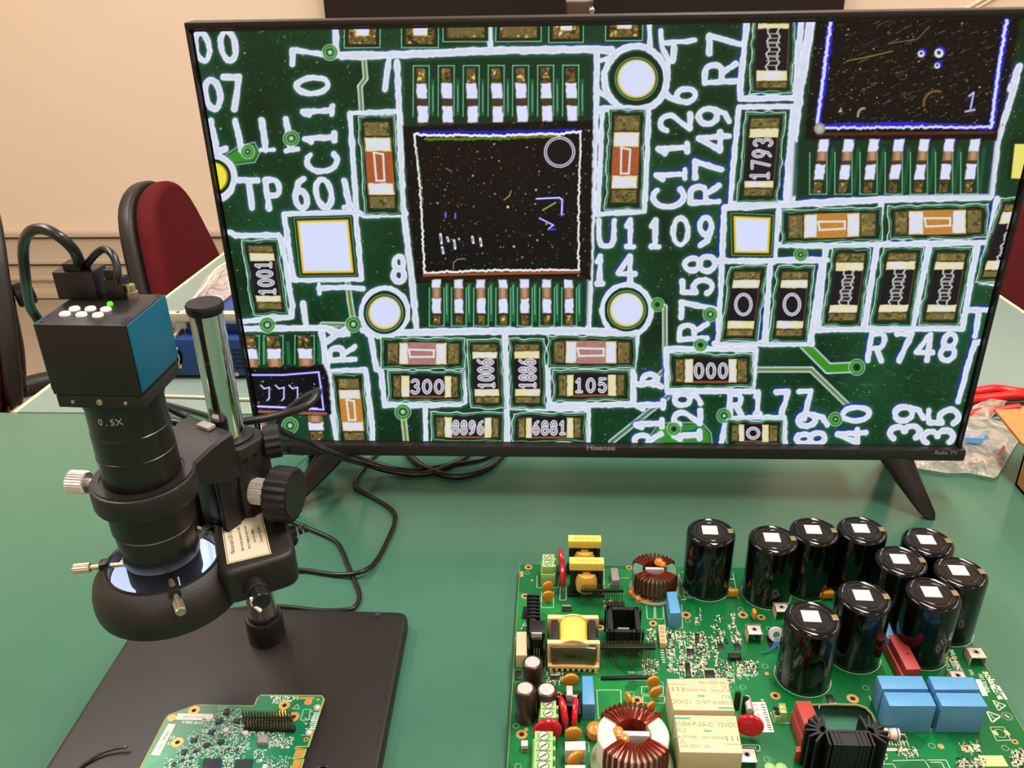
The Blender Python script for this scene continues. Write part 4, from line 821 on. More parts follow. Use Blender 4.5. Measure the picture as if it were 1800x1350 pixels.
# silkscreen: outlines, circles, signs
sk = MB()
def skl(pts, w=.00045, closed=False): sk.ribbon([W(*p) for p in pts], w, PZ+.00006, closed)
def skc(px, py, r, w=.0004): x, y = W(px, py); sk.ribbon([(x+r*math.cos(a*math.pi/9), y+r*math.sin(a*math.pi/9)) for a in range(18)], w, PZ+.00006, True)
for px, py in ((1209, 1091), (1302, 1071), (1352, 1105), (1264, 1161), (1345, 1171), (1306, 1208), (1522, 1209), (1638, 1311), (1767, 1315), (907, 1276), (911, 1347), (1110, 1220), (1161, 1202), (1348, 1335), (927, 1007)): skc(px, py, .0022)
for pts in ([(944, 1012), (944, 1033), (981, 1033), (984, 1010)], [(952, 1040), (952, 1068), (973, 1068), (973, 1040)], [(985, 1032), (984, 1055), (995, 1055), (995, 1032)], [(1062, 999), (1062, 1035), (1086, 1016), (1106, 1016)], [(1193, 1008), (1193, 1048), (1214, 1050)], [(1194, 1010), (1204, 1052), (1228, 1050)], [(1288, 1007), (1298, 1052)], [(1136, 1065), (1138, 1088), (1150, 1088), (1150, 1064), (1136, 1065)], [(1152, 1065), (1153, 1088), (1166, 1088), (1165, 1064), (1152, 1065)], [(1166, 1065), (1170, 1104), (1200, 1104), (1198, 1064)],
            [(1049, 1213), (1052, 1263), (1093, 1263), (1091, 1213), (1049, 1213)], [(1054, 1195), (1150, 1196)], [(1128, 1207), (1128, 1220), (1166, 1221), (1166, 1207), (1128, 1207)], [(1130, 1223), (1130, 1235), (1168, 1236), (1168, 1224), (1130, 1223)], [(1355, 1252), (1361, 1271), (1388, 1271)], [(1440, 1245), (1440, 1240)], [(1528, 1224), (1540, 1253)], [(1551, 1280), (1636, 1281), (1722, 1281)], [(1540, 1302), (1595, 1304), (1590, 1290)], [(1010, 1305), (1035, 1305), (1035, 1322)], [(960, 1322), (958, 1350)], [(1304, 1309), (1335, 1310), (1336, 1320), (1305, 1319), (1304, 1309)], [(1740, 1278), (1764, 1278), (1777, 1301), (1752, 1302), (1740, 1278)], [(1569, 1337), (1625, 1336), (1634, 1350)], [(1630, 1336), (1663, 1336), (1670, 1350)], [(1636, 1340), (1655, 1340), (1660, 1350)], [(1540, 1343), (1570, 1343), (1576, 1352)], [(1013, 1262), (1013, 1290), (998, 1290)], [(1026, 1213), (1026, 1262)], [(905, 1122), (908, 1122)], [(958, 1155), (958, 1180)], [(960, 1182), (1052, 1183)]):
    skl(pts)
skl([(1745, 1231), (1768, 1240), (1755, 1249)], .0007, True); skl([(1734, 1250), (1759, 1259), (1744, 1270)], .0011, True); skl([(1741, 1256), (1746, 1260), (1744, 1261), (1749, 1263)], .0007); skc(1770, 1259, .0034, .0009); skl([(1767, 1257), (1773, 1261)], .001); skc(1758, 1289, .0036); skl([(1749, 1236), (1760, 1243)], .0006); skl([(1756, 1235), (1752, 1245)], .0006)
for px, py in ((1203, 1006), (1205, 1041), (1286, 1018), (1202, 1054)): skl([(px-3, py), (px+3, py)], .0012)
sk.build('silkscreen', 'silk_white', bd_)['kind'] = 'stuff'
def ink(s_, px, py, size, rot, m_='silk_white', sx=1., bold=0.):
    x, y = W(px, py); text('board_lettering', s_, size, m_, bd_, TR(x, y, PZ+.00008) @ RZ(rot), sx=sx, depth=.00003, bold=bold)
pa, pe = np.array(W(1733, 1182)), np.array(W(1763, 1229)); dl_ = pe-pa; ra = math.degrees(math.atan2(dl_[1], dl_[0])); LL = np.hypot(*dl_); pm1 = pa+dl_*.26; pm2 = pa+dl_*.76
text('board_lettering', 'solar', LL*.30, 'silk_white', bd_, TR(*pm1, PZ+.00008) @ RZ(ra), depth=.00003, bold=.0002)
MB().box(-LL*.25, LL*.25, -LL*.13, LL*.13, PZ+.00004, PZ+.0001, 0, TR(*pm2, 0) @ RZ(ra)).build('logo_block', 'silk_white', bd_); text('board_lettering', 'edge', LL*.28, 'pcb_green', bd_, TR(*pm2, PZ+.00014) @ RZ(ra), depth=.00003, bold=.0002)
ink('0013048A', 1730, 1201, .0046, -95); ink('CTI-3', 1665, 1170, .0042, -95); ink('2261', 1676, 1168, .0048, -95); ink('94V-0', 1663, 1150, .003, -95); ink('WU2 A06C', 1679, 1160, .0046, -95, bold=.0002); ink('S/N', 1707, 1182, .004, -95); ink('DSP1 CTRL J301', 1128, 1183, .0034, 0, sx=.9); ink('C21', 1640, 1284, .0022, 0)
tbox('blank_patch', ((1714, 1194), (1723, 1194), (1737, 1223), (1727, 1223)), PZ+.0002, PZ, 'sticker', bd_, 0)
tbox('gold_finger', ((914, 1004), (920, 1004), (920, 1014), (914, 1014)), PZ+.0001, PZ, 'gold_ring', bd_, 0)

# ---- ten big capacitors
CH = .059; CR = .0202
def big_cap(px, py, first=[None]):
    x, y = W(px, py, PZ+CH)
    if first[0] is None:
        c = MB().lathe([(CR-.0016, 0), (CR-.0004, .0012), (CR, .003), (CR, CH-.0035), (CR-.0004, CH-.0015), (CR-.0016, CH-.0003), (CR-.003, CH), (CR-.0042, CH-.0007), (0, CH-.0009)], 56).build('electrolytic_capacitor', 'cap_black', pb)
        MB().lathe([(0, CH-.0008), (CR-.0046, CH-.0006)], 40).build('cap_disc', 'cap_top', c)
        MB().lathe([(.0118, CH-.0007), (.0122, CH-.0004), (.0128, CH-.0004), (.0132, CH-.0007)], 40, cap=False).build('cap_groove', 'cap_black', c)
        MB().box(-.0064, .0064, -.0060, .0060, CH-.0006, CH-.0002, 0, TR(-.001, .0015, 0) @ RZ(-2)).build('paper_sticker', 'sticker', c)
        MB().box(.0138, .0182, -.0034, .0026, CH-.0004, CH+.0002, .0001, RZ(2)).build('sleeve_overlap', 'vent_gold', c)
        first[0] = c
    else: c = clone(first[0], pb)
    c.location = (x, y, PZ); skx.append((x, y)); return c
skx = []
for p in ((1250.5, 933), (1360, 946), (1432, 932), (1516, 930), (1632, 950), (1585, 984), (1689, 1004), (1641, 1042), (1520, 1048), (1429, 1085)): big_cap(*p)
ring = MB()
for x, y in skx: ring.ribbon([(x+(CR+.0006)*math.cos(a*math.pi/20), y+(CR+.0006)*math.sin(a*math.pi/20)) for a in range(40)], .0005, PZ+.00006, True)
ring.build('capacitor_outlines', 'silk_white', bd_)['kind'] = 'stuff'
# ---- three small brown capacitors
for px, py, r, h in ((936, 1163, .0076, .030), (923, 1209, .0076, .030), (961, 1211, .0077, .026)):
    x, y = W(px, py, PZ+h); c = MB().lathe([(r-.0008, PZ), (r, PZ+.001), (r, PZ+h-.0022), (r-.0006, PZ+h-.0006), (r-.0018, PZ+h), (r-.0022, PZ+h-.0004), (0, PZ+h-.0004)], 36, TR(x, y, 0)).build('small_capacitor', 'brown_sleeve', pb)
    MB().lathe([(0, PZ+h-.0003), (r-.0021, PZ+h-.0002)], 28, TR(x, y, 0)).build('metal_top', 'alu_top', c)
    for a in (90, 215, 325): MB().box(0, r-.0024, -.0003, .0003, PZ+h-.0002, PZ+h-.00005, 0, TR(x, y, 0) @ RZ(a)).build('vent_score', 'pale_grey', c)
# ---- blue film capacitors
for px4, h in ((((1172, 1040), (1189, 1039), (1197, 1077), (1178, 1078)), .0165), (((1023, 1188), (1042, 1188), (1046, 1238), (1024, 1238)), .0155),
               (((1541, 1187), (1621, 1188), (1632, 1211), (1551, 1211)), .026), (((1632, 1188), (1711, 1190), (1722, 1212), (1643, 1212)), .026), (((1553, 1216), (1635, 1217), (1646, 1241), (1564, 1241)), .026), (((1644, 1217), (1722, 1218), (1737, 1242), (1656, 1241)), .026), (((1551, 1090), (1562, 1090), (1574, 1122), (1560, 1122)), .016)):
    tbox('film_capacitor', px4, PZ+h, PZ, 'film_blue', b=.0006)
# ---- red and orange discs
def disc_part(name, px, py, rad, th, zc, face, m_):
    """a lens-shaped disc standing on the board; face = direction its flat looks, degrees"""
    x, y = W(px, py, zc); e = [(0, -th/2), (rad*.75, -th/2), (rad*.95, -th*.32), (rad, 0), (rad*.95, th*.32), (rad*.75, th/2), (0, th/2)]
    o = MB().lathe(e, 28, TR(x, y, zc) @ RZ(face) @ RY(90)).build(name, m_, pb)
    for s_ in (-.55, .55):
        lx, ly = x-s_*rad*math.sin(math.radians(face)), y+s_*rad*math.cos(math.radians(face)); MB().rod((lx, ly, PZ), (lx, ly, zc-rad*.6), .0004, 6).build('lead', 'tin', o)
    return o
for a in ((986, 985, .0105, .004, PZ+.0125, 8), (989, 1011, .0105, .004, PZ+.0125, 4), (989, 1251, .0108, .0042, PZ+.013, 15), (1011, 1253, .0105, .0040, PZ+.0128, -6), (962, 1284, .0105, .004, PZ+.0125, -80), (1318, 1275, .0098, .0042, PZ+.0125, -100)): disc_part('varistor', *a, 'disc_red')
for a in ((963, 1031, .0054, .003, PZ+.007, -70), (963, 1048, .0054, .003, PZ+.007, -75), (1003, 1196, .0064, .0034, PZ+.012, -80), (1148, 1198, .0052, .003, PZ+.008, -75), (1152, 1217, .0052, .003, PZ+.008, -65), (1104, 1227, .0046, .0028, PZ+.006, 25), (1144, 1242, .0046, .0028, PZ+.006, -50), (1008, 1290, .0064, .0034, PZ+.009, -85), (1011, 1334, .0064, .0034, PZ+.009, -60)): disc_part('disc_capacitor', *a, 'disc_orange')
for px4, h in ((((1280, 1034), (1297, 1034), (1299, 1039), (1281, 1039)), .008), (((1426, 1036), (1444, 1036), (1446, 1042), (1427, 1042)), .008), (((1447, 1037), (1465, 1037), (1466, 1043), (1447, 1043)), .008), (((1322, 1070), (1327, 1068), (1331, 1076), (1326, 1079)), .009)):
    tbox('box_capacitor', px4, PZ+h, PZ+.002, 'disc_orange', b=.0005)
# ---- green terminal blocks
def terminal(px, py, n, pitch, wid, h, along=(0, -1), screws='tin'):
    """px,py: middle of the far end of the top; blocks run towards the viewer"""
    x, y = W(px, py, PZ+h); L_ = n*pitch; o = MB()
    o.prism([(x-wid*.5, y), (x+wid*.5, y), (x+wid*.5, y-L_), (x-wid*.5, y-L_)], PZ+h*.55, PZ+h, .0003)
    o.prism([(x-wid*.62, y+.0005), (x+wid*.58, y+.0005), (x+wid*.58, y-L_-.001), (x-wid*.62, y-L_-.001)], PZ, PZ+h*.6, .0005)
    t = o.build('terminal_block', 'term_green', pb)
    for i in range(n):
        cy = y-pitch*(i+.5); s_ = MB().lathe([(0, PZ+h-.0002), (wid*.22, PZ+h+.0002), (wid*.25, PZ+h+.0003), (wid*.27, PZ+h+.0001)], 18, TR(x, cy, 0)).build('screw', 'tin', t)
        MB().lathe([(wid*.27, PZ+h+.0001), (wid*.31, PZ+h+.00025), (wid*.33, PZ+h+.0001)], 18, TR(x, cy, 0), cap=False).build('screw_well', 'term_dark', t)
        MB().box(-wid*.22, wid*.22, -.0003, .0003, PZ+h+.00025, PZ+h+.0004, 0, TR(x, cy, 0) @ RZ(35)).build('slot', 'hole_dark', t)
        if i: MB().box(x-wid*.4, x+wid*.4, cy+pitch*.5-.0004, cy+pitch*.5+.0004, PZ+h, PZ+h+.0002, 0).build('divider', 'term_dark', t)
        MB().box(x+wid*.5, x+wid*.64, cy-pitch*.2, cy+pitch*.2, PZ+h*.3, PZ+h*.9, .0003).build('clip', 'term_green', t)
        MB().box(x-wid*.62-.0003, x-wid*.62+.0003, cy-pitch*.28, cy+pitch*.28, PZ+h*.12, PZ+h*.5, 0).build('wire_entry', 'term_dark', t)
terminal(964, 974, 2, .0088, .0105, .020); terminal(964, 1231, 2, .0078, .0112, .0205); terminal(956, 1285, 4, .0082, .0125, .0205)
q4 = ((1369, 1236), (1380, 1236), (1384, 1253), (1372, 1253)); o = tbox('terminal_block', q4, PZ+.0095, PZ, 'term_green'); tbox('wire_side', ((1360, 1242), (1369, 1242), (1373, 1259), (1364, 1259)), PZ+.007, PZ, 'term_green', o)
for px, py in ((1375, 1240), (1378, 1248)): x, y = W(px, py, PZ+.0096); MB().lathe([(0, PZ+.0096), (.0017, PZ+.0097), (.002, PZ+.0095)], 14, TR(x, y, 0)).build('screw', 'gold_ring', o)
for px, py in ((1364, 1246), (1367, 1254)): x, y = W(px, py, PZ+.007); MB().lathe([(0, PZ+.0069), (.0013, PZ+.0072), (.002, PZ+.0075), (.0022, PZ+.007)], 14, TR(x, y, 0)).build('wire_entry', 'hole_dark', o)
# ---- two upright transformers with yellow tape
for px4, h in ((((1001, 945), (1055, 945), (1057, 951), (999, 951)), .036), (((1003, 984), (1060, 984), (1062, 990), (1001, 990)), .036)):
    P4 = [W(*p, PZ+h) for p in px4]; x0, x1 = P4[3][0], P4[2][0]; y0, y1 = P4[3][1], P4[0][1]+.004; w = x1-x0
    t = MB(); t.box(x0+.0008, x0+w*.17, y0, y1, PZ+.003, PZ+h-.007, .0003); t.box(x1-w*.17, x1-.0008, y0, y1, PZ+.003, PZ+h-.007, .0003); t.box(x0+.001, x1-.001, y0+.001, y1, PZ+.003, PZ+.009, .0003); t.box(x0+.002, x1-.002, y1-.002, y1, PZ+.003, PZ+h-.004); t = t.build('tape_transformer', 'ferrite', pb)
    lbox('tape_cap', x0, x1, y0-.0002, y1, PZ+h-.0075, PZ+h, 'tape_yellow', t)
    text('tape_lettering', '750313734', .0042, 'band_brown', t, TR((x0+x1)/2, y0+.0035, PZ+h+.00003), depth=.00003)
    MB().lathe([(w*.30, 0), (w*.33, .006), (w*.31, .012), (w*.26, .016)], 24, TR((x0+x1)/2, (y0+y1)/2-.0025, PZ+.0085)).build('winding', 'tape_gold', t)
    lbox('bobbin_flange', x0+w*.18, x1-w*.18, y0+.0005, y1-.001, PZ+h-.0105, PZ+h-.0075, 'header_black', t); lbox('bobbin_clip', x0+w*.4, x1-w*.4, y0+.0002, y0+.003, PZ+h-.014, PZ+h-.0095, 'tape_gold', t)
    lbox('bobbin_tooth', x0+w*.2, x0+w*.36, y0, y0+.003, PZ+h-.0135, PZ+h-.0095, 'header_black', t); lbox('bobbin_tooth', x1-w*.36, x1-w*.2, y0, y0+.003, PZ+h-.0135, PZ+h-.0095, 'header_black', t)
    lbox('pin_base', x0-.001, x1+.001, y0-.001, y1+.002, PZ, PZ+.0035, 'header_black', t)
# ---- large yellow transformer on a cream bobbin
h = .0265
t = tbox('bobbin_transformer', ((963, 1080), (1051, 1081), (1053, 1087), (962, 1087)), PZ+h, PZ+.006, 'bobbin_cream')
tbox('front_flange', ((962, 1124), (1054, 1125), (1055, 1131), (962, 1131)), PZ+h, PZ+.006, 'bobbin_cream', t)
xa, ya = W(964, 1131, PZ+h); xb, yb = W(1053, 1131, PZ+h); ytop = W(1000, 1083, PZ+h)[1]; xc = (xa+xb)/2
MB().lathe([(.0118, 0), (.0122, .004), (.0118, .014), (.0122, ya*0+(ytop-ya)-.003)], 36, TR(xc, ya+.001, PZ+h-.0105) @ RX(-90)).build('winding', 'tape_yellow', t)
for yy in (ya+.0006, ytop-.002): MB().lathe([(0, 0), (.0145, 0), (.0148, .0006), (.0145, .0014), (0, .0014)], 36, TR(xc, yy, PZ+h-.0115) @ RX(-90)).build('bobbin_flange', 'bobbin_cream', t)
for x0_, x1_ in ((xa+.002, xa+.0075), (xb-.0075, xb-.002)):
    lg = lbox('core_leg', x0_, x1_, ya+.0005, ytop+.001, PZ+.006, PZ+h-.0015, 'ferrite', t)
    MB().lathe([(.0011, 0), (.0009, .0003), (0, .0003)], 12, TR((x0_+x1_)/2, (ya+ytop)/2, PZ+h-.0015)).build('core_rivet', 'steel_dark', t)
pts = [(xa+.0015, ya-.0004), (xa+.003, ya-.0028), (xc-.008, ya-.0018), (xc+.008, ya-.0018), (xb-.003, ya-.0028), (xb-.0015, ya-.0004), (xb-.0025, ya+.0004), (xc, ya-.0004), (xa+.0025, ya+.0004)]
MB().prism(pts, PZ+.0075, PZ+h-.002, .0003).build('core_clip', mat('clip_steel', (104, 104, 78), .3, .6), t)
text('clip_lettering', '73801A', .0045, 'chip_black', t, TR(xc, ya-.0021, PZ+.0155) @ RX(90), depth=.00003)
MB().box(xa-.0006, xb+.0006, ya-.004, ya+.002, PZ+.0045, PZ+.0072, .0008).build('bobbin_sill', 'bobbin_cream', t)
for i in range(7): xx = xa+.0065+i*(xb-xa-.013)/6; MB().box(xx-.0011, xx+.0011, ya-.0042, ya-.002, PZ+.0022, PZ+.0046, .0003).build('pin_block', 'bobbin_cream', t); 
for xx in (xa+.002, xb-.002): MB().box(xx-.0012, xx+.0012, ya-.0042, ya-.002, PZ, PZ+.0046, .0003).build('foot', 'bobbin_cream', t)
# ---- cream relays
for k, (px4, flip) in enumerate(((((1172, 1193), (1278, 1191), (1292, 1249), (1184, 1248)), 180), (((1185, 1256), (1294, 1258), (1306, 1324), (1195, 1322)), 0))):
    h = .0255; t = tbox('relay', px4, PZ+h, PZ, 'relay_cream', b=.0007); P4 = [Vector((*W(*p, PZ+h), 0)) for p in px4]; cc = (P4[0]+P4[1]+P4[2]+P4[3])/4
    wx_ = (P4[1]-P4[0]).length; M0 = TR(cc.x, cc.y, PZ+h+.00003) @ RZ(flip)
    for s_, dx, dy, sz, m_, sx in (('510H-P-2A-C  12VDC', 0, .0075, .0052, 'relay_print', .9), ('54A 277VAC   54A 250VAC', -.006, -.0035, .0036, 'relay_print', .85), ('54A 250V~ T85', -.010, -.011, .0036, 'relay_print', .85), ('\u25b3', -.018, -.0072, .004, 'relay_print', 1), ('RU', -.018, .0022, .0058, 'relay_green', .9)):
        text('relay_lettering', s_, sz, m_, t, M0 @ TR(dx, dy, 0), sx=sx, depth=.00003, align='CENTER')
    for dx, dy, w_, m_ in ((-.016, .0125, .011, 'relay_green'), (.0, .002, .005, 'relay_green')): MB().box(-w_/2, w_/2, -.0008, .0008, 0, .00005, 0, M0 @ TR(dx, dy, 0)).build('relay_logo', m_, t)
    for dx in (.012, .0155, .019): MB().box(-.0004, .0004, -.002, .002, 0, .00005, 0, M0 @ TR(dx, -.004, 0)).build('contact_sketch', 'relay_print', t)
    MB().box(-.006, .006, -.0002, .0002, 0, .00005, 0, M0 @ TR(.0155, -.0085, 0)).build('contact_sketch', 'relay_print', t)
# ---- coils
def toroid(px, py, zc, R_, r_, hh, core, wire, spans, wr, glue=()):
    x, y = W(px, py, zc+hh/2); o = MB().lathe([(r_, -hh/2+.001), (r_+.001, -hh/2), (R_-.001, -hh/2), (R_, -hh/2+.001), (R_, hh/2-.001), (R_-.001, hh/2), (r_+.001, hh/2), (r_, hh/2-.001), (r_, -hh/2+.001)], 48, TR(x, y, zc)).build('toroid_coil', core, pb)
    for a0, a1, n in spans:
        for i in range(n):
            a = math.radians(a0+(a1-a0)*(i+.5)/n); d = wr*1.02; prof = [(R_+d, -hh/2-d*.4), (R_+d, hh/2-.001), (R_-.001, hh/2+d), (r_+.001, hh/2+d), (r_-d, hh/2-.001), (r_-d, -hh/2-d*.4), (r_+.001, -hh/2-d), (R_-.001, -hh/2-d)]
            pts = smooth_path([(x+p*math.cos(a+.05*(k > 3)), y+p*math.sin(a+.05*(k > 3)), zc+z) for k, (p, z) in enumerate(prof)], 2, True)
            MB().tube(pts, wr, 6, True).build('wire_turn', wire, o)
    return o, x, y
o, x, y = toroid(1113, 1289, PZ+.021, .0240, .0122, .020, 'toroid_white', 'copper_wire', ((36, 146, 13), (214, 334, 12)), .00122)
lbox('divider_wall', x-.011, x+.011, y-.002, y+.002, PZ+.006, PZ+.031, 'pale_grey', o)
for gx_, gy_, gr in ((-.010, .002, .0046), (-.006, -.003, .0038)): MB().lathe([(0, -gr*.7), (gr*.8, -gr*.4), (gr, 0), (gr*.7, gr*.6), (0, gr*.8)], 16, TR(x+gx_, y+gy_, PZ+.029)).build('glue_blob', 'glue', o)
MB().lathe([(.0275, PZ), (.0285, PZ+.001), (.0285, PZ+.003), (.0275, PZ+.0036), (0, PZ+.0036)], 40, TR(x, y-.001, 0)).build('foot_plate', 'foot_disc', o)
gx_, gy_ = W(1046, 1283, PZ+.006); MB().lathe([(.005, PZ), (.0066, PZ+.003), (.006, PZ+.008), (.003, PZ+.0105), (0, PZ+.011)], 18, TR(gx_, gy_, 0)).build('glue_blob', 'glue', o)
o, x, y = toroid(1151, 1000, PZ+.0145, .0190, .0100, .0165, 'toroid_green', 'copper_wire', ((25, 155, 12), (205, 335, 12)), .0010)
lbox('divider_wall', x-.008, x+.008, y-.0014, y+.0014, PZ+.006, PZ+.0235, 'pale_grey', o); MB().lathe([(.021, PZ), (.0215, PZ+.001), (.0215, PZ+.0025), (.021, PZ+.003), (0, PZ+.003)], 40, TR(x, y-.001, 0)).build('foot_plate', 'foot_disc', o)
for gx_, gy_, gr in ((.004, .006, .0042), (.007, .003, .003)): MB().lathe([(0, -gr*.7), (gr*.8, -gr*.4), (gr, 0), (gr*.7, gr*.6), (0, gr*.8)], 16, TR(x+gx_, y+gy_, PZ+.025)).build('glue_blob', 'glue', o)
for px, py in ((1113, 1040), (1125, 1050), (1140, 1053)): gx_, gy_ = W(px, py, PZ+.003); MB().lathe([(.0045, PZ), (.0042, PZ+.0035), (.002, PZ+.0055), (0, PZ+.0058)], 14, TR(gx_, gy_, 0)).build('glue_blob', 'glue', o)
# ---- heat sinks
t = MB()
for i in range(7): x, y = W(926, 1044+i*6.2, PZ+.019); t.box(x, x+.0108, y-.0017, y-.0004, PZ, PZ+.019, .0002)
x, y = W(927, 1044, PZ+.019); x2, y2 = W(928, 1088, PZ+.019); t.box(x+.003, x+.0075, y2, y, PZ, PZ+.0175, .0002); t.build('fin_heatsink', 'sink_black', pb)
for px4, zt, nm in ((((931, 1089), (956, 1091), (958, 1113), (930, 1112)), .024, 'upright_heatsink'), (((997, 1214), (1017, 1214), (1018, 1222), (986, 1222)), .014, 'upright_heatsink')):
    t = tbox(nm, px4, PZ+zt, PZ, 'sink_black'); P4 = [W(*p, PZ+zt) for p in px4]; cx, cy = sum(p[0] for p in P4)/4, P4[3][1]
    lbox('power_transistor', cx-.0042, cx+.0042, cy-.003, cy+.0002, PZ+zt-.013, PZ+zt-.004, 'chip_black', t); lbox('metal_tab', cx-.0042, cx+.0042, cy-.0014, cy, PZ+zt-.004, PZ+zt+.0006, 'tin', t)
    for k in (-1, 0, 1): MB().rod((cx+k*.002, cy-.002, PZ), (cx+k*.002, cy-.002, PZ+zt-.013), .0004, 6).build('leg', 'tin', t)
    lbox('side_rail', cx-.0065, cx-.0052, cy-.012, cy, PZ, PZ+zt-.005, 'sink_black', t); lbox('side_rail', cx+.0052, cx+.0065, cy-.012, cy, PZ, PZ+zt-.005, 'sink_black', t)
lbox('transistor', W(1002, 1235, PZ+.008)[0]-.005, W(1002, 1235, PZ+.008)[0]+.005, W(1002, 1258, PZ+.002)[1], W(1002, 1235, PZ+.008)[1], PZ, PZ+.012, 'chip_black'); x, y = W(1001, 1206, PZ+.018); lbox('spring_clip', x-.0022, x+.0022, y-.009, y, PZ+.012, PZ+.0185, 'tin')
# channel-shaped heat sink with transistor
h = .026; P4 = [W(*p, PZ+h) for p in ((1066, 1066), (1131, 1066), (1134, 1110), (1064, 1110))]; x0, x1, y0, y1 = P4[3][0], P4[2][0], P4[3][1], P4[0][1]
t = MB(); t.box(x0+.003, x1-.003, y1-.0035, y1, PZ+.003, PZ+h); t.box(x0+.003, x0+.0065, y0+.003, y1, PZ+.003, PZ+h); t.box(x1-.0065, x1-.003, y0+.003, y1, PZ+.003, PZ+h); t.box(x0+.003, x1-.003, y0+.002, y0+.0045, PZ+.003, PZ+h-.002)
for yy in (y0+.001, y1-.003):
    for s_ in (0, 1):
        for k in range(3): xx = (x0+.0015+k*.0035) if not s_ else (x1-.0015-k*.0035); t.box(xx-.0007, xx+.0007, yy-.0018, yy+.0018, PZ+.003, PZ+h+.0004)
t = t.build('channel_heatsink', 'sink_black', pb); cx = (x0+x1)/2
lbox('metal_tab', cx-.0055, cx+.0035, y0+.0046, y0+.006, PZ+h-.012, PZ+h-.001, 'grey_case', t); lbox('power_transistor', cx-.0055, cx+.0035, y0+.0046, y0+.0095, PZ+h-.021, PZ+h-.012, 'chip_black', t)
# large star-finned heat sink at the lower edge
h = .034; cx0, cy0 = W(1450, 1284, PZ+h); cx1, cy1 = W(1528, 1284, PZ+h); t = MB(); ym = (cy0+cy1)/2
t.box(cx0, cx1, ym-.0015, ym+.0004, PZ, PZ+h); t.box(cx0+.004, cx1-.003, ym-.012, ym-.0015, PZ, PZ+h-.0004)
t = t.build('star_heatsink', 'sink_black', pb)
for cx, sg in ((cx0, -1), (cx1, 1)):
    for k, a in enumerate((100, 75, 50, 25, 0, -25, -50)):
        L_ = .0125 if a not in (100, 75) else .0135; aa = math.radians(a if sg > 0 else 180-a); MB().prism([(cx+.0012*math.sin(aa), ym-.0012*math.cos(aa)), (cx+L_*math.cos(aa)+.0006*math.sin(aa), ym+L_*math.sin(aa)-.0006*math.cos(aa)), (cx+L_*math.cos(aa)-.0006*math.sin(aa), ym+L_*math.sin(aa)+.0006*math.cos(aa)), (cx-.0012*math.sin(aa), ym+.0012*math.cos(aa))], PZ, PZ+h, 0).build('fin', 'sink_edge' if False else 'sink_black', t)
    for k in range(4): xx = cx-sg*(.0005+k*.0028); MB().box(xx-.0007, xx+.0007, ym-.0125, ym, PZ, PZ+h+.0003, 0).build('fin', 'sink_black', t)
# ---- red carriers
for px4, h in ((((1562, 1116), (1588, 1117), (1619, 1176), (1594, 1177)), .017), (((1398, 1232), (1425, 1232), (1440, 1268), (1424, 1300)), .020)):
    t = tbox('red_carrier', px4, PZ+h, PZ+h*.55, 'red_block', b=.0003); P4 = [Vector((*W(*p, PZ+h), 0)) for p in px4]; c_ = sum(P4, Vector())/4; P5 = [c_+(p-c_)*.93+Vector((-.002, 0, 0)) for p in P4]
    MB().prism([p[:2] for p in P5], PZ, PZ+h*.56, .0003).build('carrier_body', 'red_block', t)
    MB().lathe([(.0009, PZ+h), (.0008, PZ+h+.0001), (0, PZ+h+.0001)], 12, TR(c_.x+.0015, c_.y-.002, 0)).build('pin_mark', 'hole_dark', t)
    a, b_ = P4[0], P4[3]; MB().rod((*(a*.7+b_*.3)[:2], PZ+h*.25), (*(a*.25+b_*.75)[:2], PZ+h*.3), .0006, 6).build('wire_bridge', 'tin', t)
tbox('carrier_foot', ((1400, 1311), (1416, 1311), (1416, 1320), (1399, 1322)), PZ+.010, PZ, 'red_block', t)
# ---- screw terminals of tinned metal
for px, py, h, w in ((1326, 1106, .0095, .0062), (1374, 1067, .009, .006), (1716, 1146, .0085, .0066), (1684, 1187, .006, .006), (1313, 1326, .0065, .0068)):
    x, y = W(px, py, PZ+h); t = MB(); t.box(x-w, x+w, y-w*.9, y+w*.9, PZ+h-.0012, PZ+h, .0003); t.box(x-w, x-w+.0012, y-w*.9, y+w*.9, PZ, PZ+h, .0003); t.box(x+w-.0012, x+w, y-w*.9, y+w*.9, PZ, PZ+h, .0003); t.box(x-w, x+w, y+w*.7, y+w*.9, PZ, PZ+h); t = t.build('screw_terminal', 'tin', pb)
    MB().lathe([(0, PZ+h-.0008), (.0016, PZ+h+.00005), (.0022, PZ+h+.0002), (.0025, PZ+h+.00005)], 16, TR(x, y, 0)).build('thread', 'grey_case', t); MB().lathe([(0, PZ+h+.0001), (.0013, PZ+h+.0001)], 12, TR(x, y, 0)).build('bore', 'hole_dark', t)
